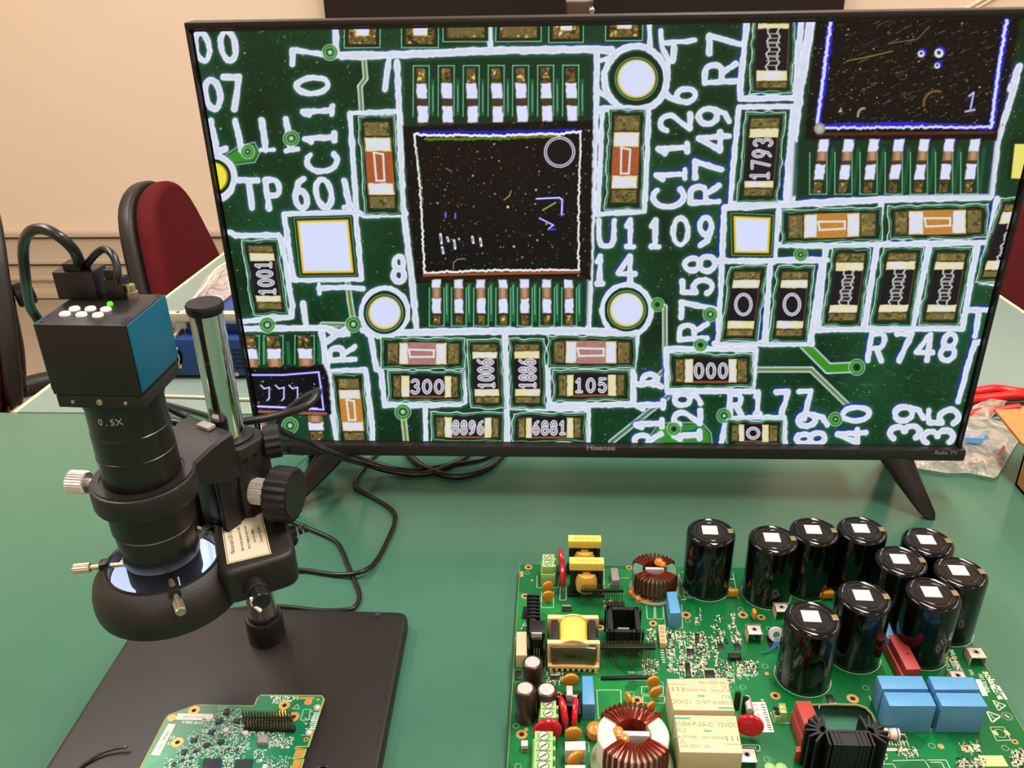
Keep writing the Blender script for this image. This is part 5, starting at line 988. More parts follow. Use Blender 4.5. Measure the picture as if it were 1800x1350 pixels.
# ---- long pin headers
def header(px0, py0, px1, py1, z, ht, n, up, down=True, rows=1, wm=.0):
    a, b_ = Vector((*W(px0, py0, z), 0)), Vector((*W(px1, py1, z), 0)); d = (b_-a).normalized(); nn = Vector((-d.y, d.x, 0)); w = .0011*rows
    w = max(w, wm); t = MB().prism([(a-nn*w)[:2], (b_-nn*w)[:2], (b_+nn*w)[:2], (a+nn*w)[:2]], z-ht, z, .0002).build('pin_header', 'header_black', pb); pm_ = MB()
    for i in range(n):
        for r in range(rows):
            p = a+(b_-a)*((i+.5)/n)+nn*((r-(rows-1)/2)*.0022); pm_.box(p.x-.00028, p.x+.00028, p.y-.00028, p.y+.00028, PZ if down else z-ht, z+up)
    pm_.build('header_pins', 'pin_gold', t)
header(1021, 1037, 1096, 1037, PZ+.016, .002, 17, .0055); header(1055, 1135, 1152, 1135, PZ+.0215, .0025, 24, .0045, wm=.0022); header(1056, 1190, 1146, 1189, PZ+.0025, .0025, 24, .0); header(1052, 1090, 1066, 1091, PZ+.004, .004, 3, .004); header(1281, 1152, 1303, 1152, PZ+.004, .003, 5, .002, rows=2); header(1066, 1061, 1098, 1061, PZ+.006, .006, 5, .003, rows=2)
0 and lbox('header_board', *(W(1065, 1182)[0], W(1133, 1182)[0]), W(1065, 1186)[1], W(1065, 1184)[1], PZ, PZ+.016, 'chip_black')
# ---- other boxed parts
tbox('cream_relay', ((908, 1110), (926, 1110), (927, 1152), (907, 1152)), PZ+.013, PZ, 'relay_cream', b=.0005); tbox('shunt_case', ((1073, 998), (1086, 998), (1089, 1020), (1076, 1020)), PZ+.009, PZ, 'grey_case'); tbox('grey_capacitor', ((993, 1303), (1029, 1302), (1030, 1318), (993, 1319)), PZ+.013, PZ, 'pale_grey', b=.0006); tbox('grey_capacitor', ((993, 1344), (1029, 1344), (1031, 1362), (993, 1362)), PZ+.012, PZ, 'pale_grey', b=.0006)
t = tbox('tiny_transformer', ((916, 1301), (928, 1301), (928, 1311), (916, 1311)), PZ+.006, PZ, 'pale_grey'); tbox('window', ((918, 1312), (927, 1312), (927, 1317), (918, 1317)), PZ+.003, PZ+.001, 'chip_brown', t)
t = tbox('plug_socket', ((1157, 1098), (1169, 1098), (1172, 1130), (1160, 1130)), PZ+.006, PZ, 'relay_cream')
for i in range(4): tbox('socket_slot', ((1159+i*.6, 1101+i*7.4), (1167+i*.6, 1101+i*7.4), (1168+i*.6, 1106+i*7.4), (1160+i*.6, 1106+i*7.4)), PZ+.0062, PZ+.0058, 'band_orange', t, 0)
t = tbox('barcode_label', ((1319, 1234), (1345, 1234), (1361, 1287), (1335, 1287)), PZ+.0003, PZ, 'sticker', b=0)
rr = random.Random(3)
for i in range(11):
    y_ = 1238+i*4.4; s_ = i*1.33; tbox('barcode_bar', ((1337+s_, y_), (1344+s_, y_), (1344.6+s_, y_+1.2+rr.random()*1.6), (1337.6+s_, y_+1.2+rr.random()*1.4)), PZ+.0004, PZ+.0003, 'chip_brown', t, 0)
    if i % 2 == 0: tbox('barcode_line', ((1324+s_, y_), (1330+s_, y_), (1330.4+s_, y_+1), (1324.4+s_, y_+1)), PZ+.0004, PZ+.0003, 'grey_case', t, 0)
# wire-ended resistor with colour bands
a = Vector((*W(1532, 1288, PZ+.004), PZ+.0042)); b_ = Vector((*W(1582, 1291, PZ+.004), PZ+.0042)); L_ = b_-a; R4 = .0042
t = MB().lathe([(.001, 0), (R4, .001), (R4, .004), (R4*.9, .005), (R4*.9, L_.length-.005), (R4, L_.length-.004), (R4, L_.length-.001), (.001, L_.length)], 24, TR(*a) @ L_.to_track_quat('Z', 'Y').to_matrix().to_4x4()).build('power_resistor', 'resistor_body', pb)
for f_, m_ in ((.3, 'band_orange'), (.56, 'band_brown'), (.84, 'band_blue')): MB().rod(a+L_*f_, a+L_*(f_+.05), R4*(.92 if f_ < .8 else 1.01), 24).build('colour_band', m_, t)
MB().tube([b_-L_*.02, b_+L_.normalized()*.003, b_+L_.normalized()*.005+Vector((0, 0, -.0035))], .0006, 6).build('lead', 'tin', t)
# blue-wired sensing coil beside the front capacitor
x, y = W(1364, 1117, PZ+.004); t = MB().lathe([(.0028, -.002), (.0058, -.002), (.0062, 0), (.0058, .002), (.0028, .002), (.0028, -.002)], 24, TR(x, y, PZ+.005) @ RX(60)).build('sensing_coil', 'pale_grey', pb)
for k in range(3): MB().tube(smooth_path([(x-.001+k*.0012, y-.003, PZ+.006), (x-.003+k*.0015, y-.008, PZ+.007), (x-.006+k*.001, y-.014, PZ+.004), (*W(1338, 1150), PZ+.001)], 4), .0004, 5).build('blue_wire', 'wire_blue', t)
tbox('dark_slot', ((1345, 1117), (1362, 1117), (1368, 1140), (1352, 1140)), PZ+.00012, PZ, 'hole_dark', bd_, 0)
for px, py in ((1296, 1232), (1310, 1240)): x, y = W(px, py, PZ+.008); MB().rod((x, y, PZ), (x+.001, y+.004, PZ+.012), .0022, 12).build('standing_diode', 'steel_dark', pb)
t = tbox('fuse_clip', ((1306, 1226), (1320, 1226), (1326, 1250), (1312, 1250)), PZ+.006, PZ+.002, 'grey_case'); a, b_ = Vector((*W(1313, 1226, PZ+.009), PZ+.009)), Vector((*W(1318, 1250, PZ+.009), PZ+.009)); MB().rod(a, b_, .0024, 14).build('glass_fuse', 'alu_top', t)
for px, py in ((1354, 1347), (1374, 1347)): x, y = W(px, py, PZ+.004); MB().lathe([(.0036, PZ), (.0038, PZ+.003), (.002, PZ+.0042), (0, PZ+.0044)], 24, TR(x, y, 0)).build('test_post', 'term_green', pb)

# ---- surface-mount parts: countable chips as parts, the crumbs as one mass
def ic(px4, h=.0011, legs=None):
    t = tbox('chip', px4, PZ+h, PZ+.0001, 'chip_black', b=.0001)
    if legs:
        P4 = [Vector((*W(*p, PZ), 0)) for p in px4]; lm = MB()
        for (i0, i1) in legs:
            a, b_ = P4[i0], P4[i1]; n = 7 if (b_-a).length > .005 else 4; c_ = sum(P4, Vector())/4; o_ = ((a+b_)/2-c_).normalized()
            for k in range(n): p = a+(b_-a)*((k+.5)/n)+o_*.0007; lm.box(p.x-.0003, p.x+.0003, p.y-.0008, p.y+.0008, PZ, PZ+.0004)
        lm.build('chip_legs', 'solder_pale', t)
for p4, lg in ((((1207, 1140), (1219, 1140), (1221, 1151), (1208, 1151)), ((0, 1), (3, 2), (0, 3), (1, 2))), (((1238, 1178), (1255, 1178), (1258, 1192), (1240, 1192)), ((0, 1), (3, 2), (0, 3), (1, 2))), (((1221, 1113), (1229, 1113), (1230, 1120), (1222, 1120)), ((0, 3), (1, 2))), (((1221, 1122), (1228, 1122), (1229, 1129), (1222, 1129)), ((0, 3), (1, 2))),
               (((1260, 1130), (1270, 1130), (1273, 1142), (1263, 1142)), ((3, 2),)), (((1290, 1131), (1300, 1131), (1303, 1142), (1293, 1142)), ((3, 2),)), (((1451, 1221), (1463, 1221), (1469, 1234), (1457, 1234)), ((3, 2),)), (((1173, 1114), (1179, 1114), (1180, 1121), (1174, 1121)), None), (((967, 1188), (984, 1188), (984, 1194), (967, 1194)), ((0, 1), (3, 2))), (((1204, 1165), (1212, 1164), (1215, 1189), (1206, 1190)), ((0, 3), (1, 2))), (((988, 1066), (1004, 1066), (1005, 1073), (988, 1073)), ((0, 1),)), (((1274, 1122), (1277, 1122), (1280, 1130), (1277, 1130)), None), (((905, 1178), (917, 1178), (917, 1194), (905, 1194)), None), (((920, 1066), (928, 1066), (928, 1086), (917, 1086)), None)):
    ic(p4, legs=lg)
padm, chm, brm = MB(), MB(), MB(); R_ = random.Random(11)
def crumbs(x0, y0, x1, y1, n, skew=0.):
    for k in range(n):
        px, py = R_.uniform(x0, x1), R_.uniform(y0, y1); px += skew*(py-y0); x, y = W(px, py); x = round(x/.0012)*.0012; y = round(y/.0012)*.0012; w, l = R_.choice(((.0007, .0014), (.0014, .0007), (.0006, .0006), (.001, .002), (.0022, .0006)))
        z = PZ+R_.uniform(.0002, .0008); (padm if R_.random() < .68 else (chm if R_.random() < .5 else brm)).box(x-w/2, x+w/2, y-l/2, y+l/2, PZ, z)
        if R_.random() < .35: padm.box(x-.0002, x+.0002, y-.003, y+.003, PZ, PZ+.0002)
for a in ((1195, 1112, 1240, 1180, 220), (1230, 1120, 1262, 1165, 80), (1190, 1160, 1240, 1192, 110), (1256, 1165, 1290, 1205, 120), (1296, 1163, 1332, 1190, 130), (1166, 1108, 1196, 1140, 90), (1136, 1106, 1152, 1126, 40), (1256, 1112, 1272, 1130, 40), (1286, 1112, 1302, 1130, 40), (1172, 1168, 1198, 1180, 40), (1130, 1160, 1160, 1185, 60), (960, 1182, 990, 1200, 60), (1060, 1054, 1078, 1066, 30), (1536, 1308, 1560, 1340, 50), (1576, 1316, 1612, 1328, 40), (1572, 1305, 1612, 1312, 12), (1690, 1308, 1722, 1322, 40), (1680, 1333, 1705, 1350, 40), (1707, 1333, 1732, 1350, 40), (1778, 1320, 1800, 1350, 60), (1224, 1060, 1232, 1098, 14), (1286, 1072, 1291, 1100, 14), (1255, 1083, 1270, 1092, 12), (1248, 1100, 1264, 1108, 12), (1278, 1100, 1294, 1108, 12), (1172, 1138, 1186, 1165, 40), (917, 1096, 924, 1110, 12), (1318, 1100, 1332, 1136, 10)):
    crumbs(*a)
for i in range(8):
    x, y = W(1553+i*5, 1306); padm.box(x-.0004, x+.0004, y-.002, y+.002, PZ, PZ+.0003); x, y = W(1555+i*5.4, 1318); padm.box(x-.0009, x+.0009, y-.0012, y+.0012, PZ, PZ+.0003)
for i in range(7):
    for px in (1163, 1177): x, y = W(px+i*.6, 1139+i*4.2); padm.box(x-.0013, x+.0013, y-.0005, y+.0005, PZ, PZ+.0003)
for o in (padm.build('solder_pads', 'solder_pale', pb), chm.build('tiny_black_chips', 'chip_black', pb), brm.build('tiny_brown_chips', 'chip_brown', pb)): o['kind'] = 'stuff'
for px4, m_ in ((((1720, 1328), (1762, 1328), (1773, 1347), (1728, 1347)), 'bobbin_cream'), (((1689, 1310), (1705, 1310), (1713, 1322), (1696, 1322)), 'bobbin_cream'), (((1710, 1310), (1714, 1310), (1720, 1321), (1715, 1321)), 'solder_pale'), (((1744, 1284), (1750, 1284), (1756, 1292), (1749, 1292)), 'bobbin_cream'), (((1764, 1284), (1770, 1284), (1777, 1292), (1770, 1292)), 'bobbin_cream')): tbox('bare_pad', px4, PZ+.0002, PZ, m_, bd_, 0)

# ---------------------------------------------------------------- small board lying on the microscope base
pcb_mat('pcb_teal', (24, 126, 84), (20, 112, 72), (34, 140, 92)); mat('ic_grey', (44, 46, 50), .35); mat('copper_pad', (224, 164, 92), .35, .4); mat('gold_finger', (226, 170, 84), .3, .5); mat('pcb_rim', (158, 176, 92), .6)
SZ = BZ+.0055; SOX, SOY = G(400, 1320, SZ)[:2]
sb = tag(empty('small_board', (SOX, SOY, 0)), 'small green circuit board lying on the black microscope base', 'circuit board')
def V_(px, py, z=SZ): q = G(px, py, z); return (q[0]-SOX, q[1]-SOY)
def sbox(name, px4, zt, zb, m_, par=sb, b=.0002): return MB().prism([V_(*p, zt) for p in px4], zb, zt, b).build(name, m_, par)
oc = [(200, 1440), (247, 1350), (291, 1264), (296, 1257), (343, 1240), (351, 1239), (442, 1241), (448, 1239), (453, 1226), (458, 1222), (565, 1223), (569, 1228), (541, 1312), (520, 1312), (518, 1316), (538, 1317), (533, 1330), (515, 1331), (513, 1334), (533, 1334), (500, 1440)]
OC = [V_(*p) for p in oc]; pn = MB().prism(OC, SZ-.0016, SZ, 0).build('board', 'pcb_teal', sb); MB().tube([(*p, SZ-.0007) for p in OC], .0009, 6, True).build('board_edge', 'pcb_rim', pn)
for px, py in ((300, 1300), (460, 1260), (380, 1380)): x, y = V_(px, py); MB().cyl(x, y, BZ, SZ-.0016, .003, 10).build('underside_part', 'chip_black', sb)
for p4 in (((520, 1318), (537, 1318), (533, 1329), (516, 1329)), ((517, 1335), (531, 1335), (498, 1432), (484, 1432))): sbox('edge_contact', p4, SZ+.0001, SZ, 'gold_finger', pn, 0)
for px, py, r, hl in ((341, 1249, .0042, .4), (312, 1305, .0042, .4), (500, 1240, .0042, .4), (516, 1260, .0044, .4), (302, 1262, .0032, 0), (542, 1234, .003, 0), (559, 1230, .0012, 0), (538, 1300, .0018, .5), (548, 1250, .001, 0)):
    x, y = V_(px, py); MB().lathe([(r*hl, SZ+.0001), (r, SZ+.00012)], 20, TR(x, y, 0), cap=False).build('plated_hole', 'copper_pad', pn)
    if hl: MB().lathe([(0, SZ+.00008), (r*hl, SZ+.0001)], 14, TR(x, y, 0)).build('hole', 'hole_dark', pn)
for p4 in (((313, 1254), (376, 1255), (372, 1266), (308, 1265)), ((296, 1272), (309, 1273), (280, 1328), (265, 1327))):
    t = sbox('paper_label', p4, SZ+.0002, SZ, 'sticker', sb, 0); a, b_, c_, d_ = [np.array(p, float) for p in p4]; R2 = random.Random(int(a[0]))
    for i in range(16):
        f = .2+.6*i/16; e0, e1 = (a, b_) if b_[0]-a[0] > 40 else (a, d_); g0, g1 = (d_, c_) if b_[0]-a[0] > 40 else (b_, c_); p = e0+(e1-e0)*f; q = g0+(g1-g0)*f; w_ = (e1-e0)/np.linalg.norm(e1-e0)*R2.choice((.4, .8, 1.3))
        MB().prism([V_(*(p*.62+q*.38)), V_(*(p*.62+q*.38+w_)), V_(*(p*.25+q*.75+w_)), V_(*(p*.25+q*.75))], SZ+.0002, SZ+.00026).build('barcode_bar', 'grey_case', t)
t = sbox('gold_strip', ((523, 1225), (553, 1225), (552, 1229), (521, 1229)), SZ+.0001, SZ, 'gold_finger', pn, 0)
# two-row socket with long pins
for (xa_, ya_, xb_, yb_, z_, up) in ((426, 1262, 514, 1262, SZ+.004, .007), (429, 1276, 518, 1278, SZ+.004, .006)):
    a, b_ = Vector((*V_(xa_, ya_, z_), 0)), Vector((*V_(xb_, yb_, z_), 0)); d = (b_-a).normalized(); nn = Vector((-d.y, d.x, 0))*.0016
    t = MB().prism([(a-nn)[:2], (b_-nn)[:2], (b_+nn)[:2], (a+nn)[:2]], SZ, z_, .0002).build('pin_header', 'header_black', sb); pm_ = MB()
    for i in range(17):
        for k in (-.4, .4): p = a+(b_-a)*((i+.5)/17)+nn*k*1.2; pm_.box(p.x-.0003, p.x+.0003, p.y-.0003, p.y+.0003, SZ, z_+up)
    pm_.build('header_pins', 'pin_gold', t)
def sic(px, py, w, h, z=.0012): sbox('chip', ((px-w/2+1.5, py-h/2), (px+w/2+1.5, py-h/2), (px+w/2-1.5, py+h/2), (px-w/2-1.5, py+h/2)), SZ+z, SZ, 'ic_grey')
for a in ((398, 1250, 9, 9), (385, 1267, 11, 8), (416, 1266, 11, 8), (372, 1286, 10, 8), (341, 1300, 12, 7), (388, 1303, 11, 7), (363, 1309, 12, 7), (323, 1321, 9, 9), (320, 1336, 6, 6), (305, 1343, 7, 6), (372, 1343, 32, 20), (428, 1344, 30, 20), (417, 1317, 4, 6), (402, 1315, 6, 4), (343, 1320, 6, 4), (336, 1332, 5, 4), (334, 1343, 4, 4)): sic(*a)
sbox('shielded_coil', ((454, 1292), (471, 1292), (470, 1305), (452, 1305)), SZ+.004, SZ, 'grey_case'); sbox('shielded_coil', ((463, 1343), (470, 1343), (466, 1356), (458, 1356)), SZ+.003, SZ, 'pale_grey')
for px, py in ((397, 1282), (431, 1287)): x, y = V_(px, py, SZ+.003); t = MB().cyl(x, y, SZ, SZ+.003, .0021, 16, .0003).build('can_capacitor', 'alu_top', sb)
for px, py in ((557, 1242), (543, 1286)): x, y = V_(px, py, SZ+.0015); MB().lathe([(.0028, SZ), (.0028, SZ+.0008), (.0018, SZ+.002), (0, SZ+.0024)], 18, TR(x, y, 0)).build('solder_dome', 'tin', sb)
x, y = V_(495, 1252, SZ+.003); MB().lathe([(.0034, SZ), (.0034, SZ+.002), (.002, SZ+.0035), (0, SZ+.004)], 18, TR(x, y, 0)).build('yellow_capacitor', 'tape_yellow', sb)
sp, sc_ = MB(), MB(); R3 = random.Random(4)
ok = lambda px, py: (px > 300-(py-1255)*.25) and not (430 < px < 520 and 1252 < py < 1282)
for (x0, y0, x1, y1, n) in ((375, 1245, 425, 1262, 90), (355, 1262, 432, 1292, 330), (330, 1285, 440, 1318, 420), (310, 1312, 430, 1336, 380), (290, 1334, 350, 1360, 200), (392, 1330, 410, 1360, 100), (430, 1283, 500, 1296, 150), (470, 1296, 515, 1316, 170), (446, 1318, 470, 1340, 70), (470, 1330, 512, 1350, 70), (535, 1255, 552, 1285, 40)):
    for k in range(n):
        px, py = R3.uniform(x0, x1), R3.uniform(y0, y1)
        if not ok(px, py): continue
        x, y = V_(px, py); w, l = R3.choice(((.0004, .001), (.001, .0004), (.0006, .0006), (.0016, .0003), (.0003, .0016))); (sp if R3.random() < .8 else sc_).box(x-w/2, x+w/2, y-l/2, y+l/2, SZ, SZ+R3.uniform(.0002, .0007))
for i in range(9): x, y = V_(557-i*1.0, 1254+i*3.4); sp.box(x-.0022, x+.0022, y-.0004, y+.0004, SZ, SZ+.0003)
mat('pad_cool', (206, 224, 216), .4)
for o in (sp.build('solder_pads', 'pad_cool', sb), sc_.build('tiny_chips', 'chip_brown', sb)): o['kind'] = 'stuff'
s2 = MB(); z2 = SZ+.0001
for pts, cl in (([(514, 1246), (526, 1246), (523, 1238)], True), ([(534, 1247), (546, 1247), (542, 1266), (528, 1266)], True), ([(530, 1292), (541, 1292)], False)): s2.ribbon([V_(*p) for p in pts], .0004, z2, cl)
s2.build('silkscreen', 'silk_white', pn)['kind'] = 'stuff'
for s_, px, py, sz, rot in (('D10 20KA', 338, 1270, .0036, 178), ('E1', 303, 1296, .0036, 178), ('C3', 299, 1307, .003, 178), ('UL AU FR-4', 500, 1226, .0042, 178), ('94V-0 C US', 497, 1231, .003, 178), ('CTI-3', 487, 1235, .003, 178)):
    x, y = V_(px, py); text('board_lettering', s_, sz, 'silk_white', pn, TR(x, y, z2) @ RZ(rot), depth=.00003, bold=.0001)
# ---------------------------------------------------------------- chairs
mat('chair_red', (88, 20, 24), .85, bump=.3, bscale=500, spec=.2, noise=.08, nscale=40); mat('chair_shell', (38, 35, 32), .42); mat('chair_tube', (30, 29, 27), .4)
def chair(loc, rz, label, up, n_legs=5):
    r = tag(empty('office_chair', (loc[0], loc[1], FLOOR), rz), label, 'chair', 'office chairs with red upholstery')
    prof = [(-.10, .0), (.10, .0), (.165, .05), (.175, .14), (.150, .24), (.115, .33), (.07, .375), (0, .39), (-.07, .375), (-.115, .33), (-.150, .24), (-.175, .14), (-.165, .05)]
    P = [p[:2] for p in smooth_path([(a, b, 0) for a, b in prof], 3, True)]
    BM = TR(-.19, 0, .41+up) @ RY(-9) @ Matrix(((0, 0, 1, 0), (1, 0, 0, 0), (0, 1, 0, 0), (0, 0, 0, 1)))
    MB().prism([(a*1.05, b*1.03-.005) for a, b in P], -.028, .006, .010, BM, 3).build('back_shell', 'chair_shell', r)
    MB().prism(P, .004, .052, .020, BM, 4).build('back_cushion', 'chair_red', r)
    SM = TR(.02, 0, .40)
    Q = rrect(-.21, .22, -.22, .22, .09, 6)
    MB().prism(Q, -.03, .012, .012, SM, 3).build('seat_shell', 'chair_shell', r); MB().prism([(a*.98, b*.98) for a, b in Q], .010, .062, .024, SM, 4).build('seat_cushion', 'chair_red', r)
    MB().tube(smooth_path([(-.245, 0, .66), (-.238, 0, .56), (-.228, 0, .46), (-.20, 0, .375), (-.12, 0, .355), (0, 0, .36)], 5), .02, 10).build('back_bar', 'chair_tube', r)
    kn = MB().rod((-.262, 0, .60), (-.30, 0, .605), .026, 16, b=.004).build('height_knob', 'chair_tube', r)
    for i in range(5): MB().box(-.235, -.17, -.034, .034, .385+i*.016, .397+i*.016, .004, TR(0, 0, 0)).build('bellows_rib', 'chair_shell', r)
    MB().cyl(0, 0, .10, .37, .028, 20, .003).build('gas_column', 'chair_tube', r)
    for i in range(n_legs):
        a = 2*math.pi*i/n_legs+.3; c, s = math.cos(a), math.sin(a)
        lg = MB().tube(smooth_path([(0, 0, .115), (.12*c, .12*s, .105), (.28*c, .28*s, .075)], 4), .022, 8).build('base_leg', 'chair_shell', r)
        MB().rod((.28*c-.02*s, .28*s+.02*c, .027), (.28*c+.02*s, .28*s-.02*c, .027), .027, 16).build('caster', 'chair_tube', lg)
    return r
chair((-.70, 1.10), math.radians(2), 'red upholstered chair with a black shell beside the pale table left of the television', .0)
chair((-1.415, .78), math.radians(215), 'black-backed office chair cut off by the left edge of the picture', .0)
chair((.60, .80), math.radians(172), 'dark red chair showing at the right edge behind the television', .10)
P = [Vector(G(*p)) for p in ((-60, 712, FLOOR+.03), (0, 692, FLOOR+.03), (45, 679, FLOOR+.03), (92, 668, FLOOR+.03), (180, 655, FLOOR+.03), (260, 652, FLOOR+.03))]
r = tag(empty('floor_band', (P[0][0], P[0][1], FLOOR)), 'black curved band on the floor left of the pale table', 'band'); MB().tube([p-Vector((P[0][0], P[0][1], FLOOR)) for p in smooth_path(P, 5)], .03, 10).build('band', 'chair_shell', r)

# ---------------------------------------------------------------- blue instrument with an aluminium clamp frame on the rear table
mat('instrument_blue', (26, 62, 122), .4); mat('alu', (206, 196, 176), .35, .3); mat('slot_black', (10, 10, 12), .6); mat('grille_chrome', (220, 214, 200), .2, 1.)
iy = .2643; r = tag(empty('preheater', (-.47, iy, 0)), 'blue metal preheater with an aluminium clamp frame on the pale table', 'instrument')
ix = lambda px, py, y=iy: GY(px, py, y)[0]+.47
iz = lambda px, py, y=iy: GY(px, py, y)[2]
MB().box(-.108, .165, 0, .29, .006, .0585, .0015).build('case', 'instrument_blue', r); MB().box(-.1, .158, .006, .28, 0, .007).build('base', 'slot_black', r); MB().box(-.072, .165, .022, .28, .0585, .072, .001).build('upper_case', 'instrument_blue', r)
fx, fz = ix(303, 626), iz(303, 626)
fan = MB().lathe([(0, 0), (.0215, 0)], 28, TR(fx-.008, -.0008, fz) @ RX(90)).build('fan_opening', 'slot_black', r)
for rr_ in (.007, .0125, .018): MB().tube([(fx-.008+rr_*math.cos(a*math.pi/14), -.0022, fz+rr_*math.sin(a*math.pi/14)) for a in range(28)], .0008, 6, True).build('grille_ring', 'grille_chrome', fan)
for a in (45, 135): MB().rod((fx-.008+.022*math.cos(math.radians(a)), -.0026, fz+.022*math.sin(math.radians(a))), (fx-.008-.022*math.cos(math.radians(a)), -.0026, fz-.022*math.sin(math.radians(a))), .0008, 6).build('grille_bar', 'grille_chrome', fan)
for px, py in ((310, 614), (317, 643), (417, 657)): MB().lathe([(.0036, 0), (.003, .0015), (0, .002)], 12, TR(ix(px, py), -.0004, iz(px, py)) @ RX(90)).build('dome_screw', 'grille_chrome', r)
for i in range(5): z_ = iz(415, 615+i*8); MB().box(ix(408, 620), .12, -.0012, .001, z_-.0011, z_+.0011).build('vent_slot', 'slot_black', r)
bz = .0715; MB().box(-.108, .165, .012, .024, bz+.008, bz+.0185, .0006).build('front_rail', 'alu', r)
for x_ in (-.086, .13):
    MB().box(x_-.007, x_+.007, .004, .034, .0585, .0625, .0005).build('bracket_foot', 'alu', r); MB().box(x_-.007, x_-.003, .010, .034, .0625, bz+.009, .0005).build('bracket_wall', 'alu', r); MB().box(x_+.004, x_+.018, .018, .032, .066, bz+.009, .0005).build('clamp_block', 'alu', r)
    MB().lathe([(.0022, 0), (.0022, .0006), (0, .0006)], 12, TR(x_+.001, .012, .0626)).build('bracket_bolt', 'slot_black', r)
for x_ in (-.09, -.075, .1): MB().lathe([(.0022, 0), (.0022, .0004), (0, .0004)], 12, TR(x_, .018, bz+.0185)).build('rail_bolt', 'slot_black', r)
MB().box(-.02, .06, .03, .10, .072, .0735).build('heater_plate', mat('plate_dark', (60, 54, 50), .4, .5), r)
# pale green sheet and clear bag lying behind it
mat('sheet_green', (150, 196, 140), .5)
sx_, sy_, _ = G(418, 540, .002); q = tag(MB().box(-.055, .12, -.05, .10, 0, .0012).build('green_sheet', 'sheet_green'), 'pale green sheet lying beside the clear bag on the preheater', 'sheet'); q.location = (-.46, .45, .0737)
def film_mat(name, col, alpha, rough=.18):
    m = mat(name, col, rough, alpha=alpha, spec=.7, bump=.0); nt = m.node_tree; b = nt.nodes['Principled BSDF']
    tc = nt.nodes.new('ShaderNodeTexCoord'); n = nt.nodes.new('ShaderNodeTexNoise'); n.inputs['Scale'].default_value = 34; n.inputs['Distortion'].default_value = 1.6; nt.links.new(tc.outputs['Object'], n.inputs['Vector'])
    bp = nt.nodes.new('ShaderNodeBump'); bp.inputs['Strength'].default_value = .9; bp.inputs['Distance'].default_value = .006; nt.links.new(n.outputs['Fac'], bp.inputs['Height']); nt.links.new(bp.outputs['Normal'], b.inputs['Normal'])
    r_ = nt.nodes.new('ShaderNodeMapRange'); r_.inputs['From Min'].default_value = .35; r_.inputs['From Max'].default_value = .75; r_.inputs['To Min'].default_value = alpha*.6; r_.inputs['To Max'].default_value = min(1, alpha*1.7); nt.links.new(n.outputs['Fac'], r_.inputs['Value']); nt.links.new(r_.outputs['Result'], b.inputs['Alpha'])
film_mat('clear_film', (222, 204, 184), .5); film_mat('milky_film', (216, 206, 188), .42)
def bag(name, outline, z0, hgt, m_, label, seed, n=26):
    """a crumpled film pillow over an outline (world x,y), resting at z0"""
    P = np.array(outline, float); c = P.mean(0); rg = random.Random(seed); K = len(P); vs_ = []; fs = []; rings = 12
    ph = [rg.uniform(0, 6.28) for _ in range(12)]
    def hz_(x, y, t): return z0+hgt*(1-t**2.2)*(.75+.25*math.sin(60*x+ph[0])*math.sin(50*y+ph[1]))+hgt*.16*math.sin(170*x+90*y+ph[2])*(1-t)+hgt*.10*math.sin(260*y-120*x+ph[3])*(1-t**3)+.0012
    ring = [P[i]+(P[(i+1) % K]-P[i])*j/4 for i in range(K) for j in range(4)]; M_ = len(ring)
    for k in range(1, rings+1):
        t = k/rings
        for p in ring: x, y = c+(p-c)*t; vs_.append((x-c[0], y-c[1], hz_(x, y, t)))
    vs_.append((0, 0, hz_(c[0], c[1], 0))); ce = len(vs_)-1
    for k in range(rings-1):
        for i in range(M_): fs.append((k*M_+i, k*M_+(i+1) % M_, (k+1)*M_+(i+1) % M_, (k+1)*M_+i))
    fs += [(ce, (i+1) % M_, i) for i in range(M_)]
    root = tag(empty(name, (c[0], c[1], 0)), label, 'bag'); MB().add(vs_, fs, True).build('film', m_, root, 0)
    e = [(ring[i][0]-c[0], ring[i][1]-c[1], z0+.0012) for i in range(M_)]; MB().tube(e, .0006, 5, True).build('sealed_edge', m_, root); return root, c
r, c = bag('clear_bag', [G(*p, .082)[:2] for p in ((330, 556), (312, 546), (345, 505), (362, 478), (384, 464), (440, 440), (470, 470), (410, 505), (380, 530), (352, 548))], .074, .014, 'clear_film', 'crumpled clear plastic bag lying on top of the preheater', 3)
MB().tube(smooth_path([Vector(G(*p, .094))-Vector((c[0], c[1], 0)) for p in ((322, 552), (345, 520), (362, 500), (378, 475), (410, 455))], 4), .0016, 6).build('zip_strip', 'conduit_white', r)
# right: bag with blue parts, red leads, cardboard box
r, c = bag('parts_bag', [G(*p, .0)[:2] for p in ((1548, 790), (1572, 812), (1600, 828), (1660, 838), (1700, 838), (1745, 847), (1752, 842), (1782, 790), (1796, 772), (1770, 752), (1735, 742), (1690, 732), (1600, 740))], .004, .013, 'milky_film', 'milky plastic bag of blue parts under the right corner of the television', 8)
mat('part_blue', (60, 108, 150), .35); mat('part_rust', (140, 66, 50), .4)
r2 = tag(empty('blue_module', (*G(1705, 775, .008)[:2], 0)), 'blue module seen through the plastic bag beside the bezel', 'module'); r2.location = (*G(1708, 772, .009)[:2], .0012)
MB().box(-.024, .018, -.014, .02, 0, .0105, .0008, RZ(-8)).build('case', 'part_blue', r2); MB().box(-.018, .010, .004, .012, .0105, .0108, 0, RZ(-8)).build('print_panel', mat('print_blue', (84, 128, 164), .5), r2)
r3 = tag(empty('blue_switch', (*G(1752, 785, .006)[:2], .0012)), 'small blue plate with a shiny black switch inside the plastic bag', 'switch')
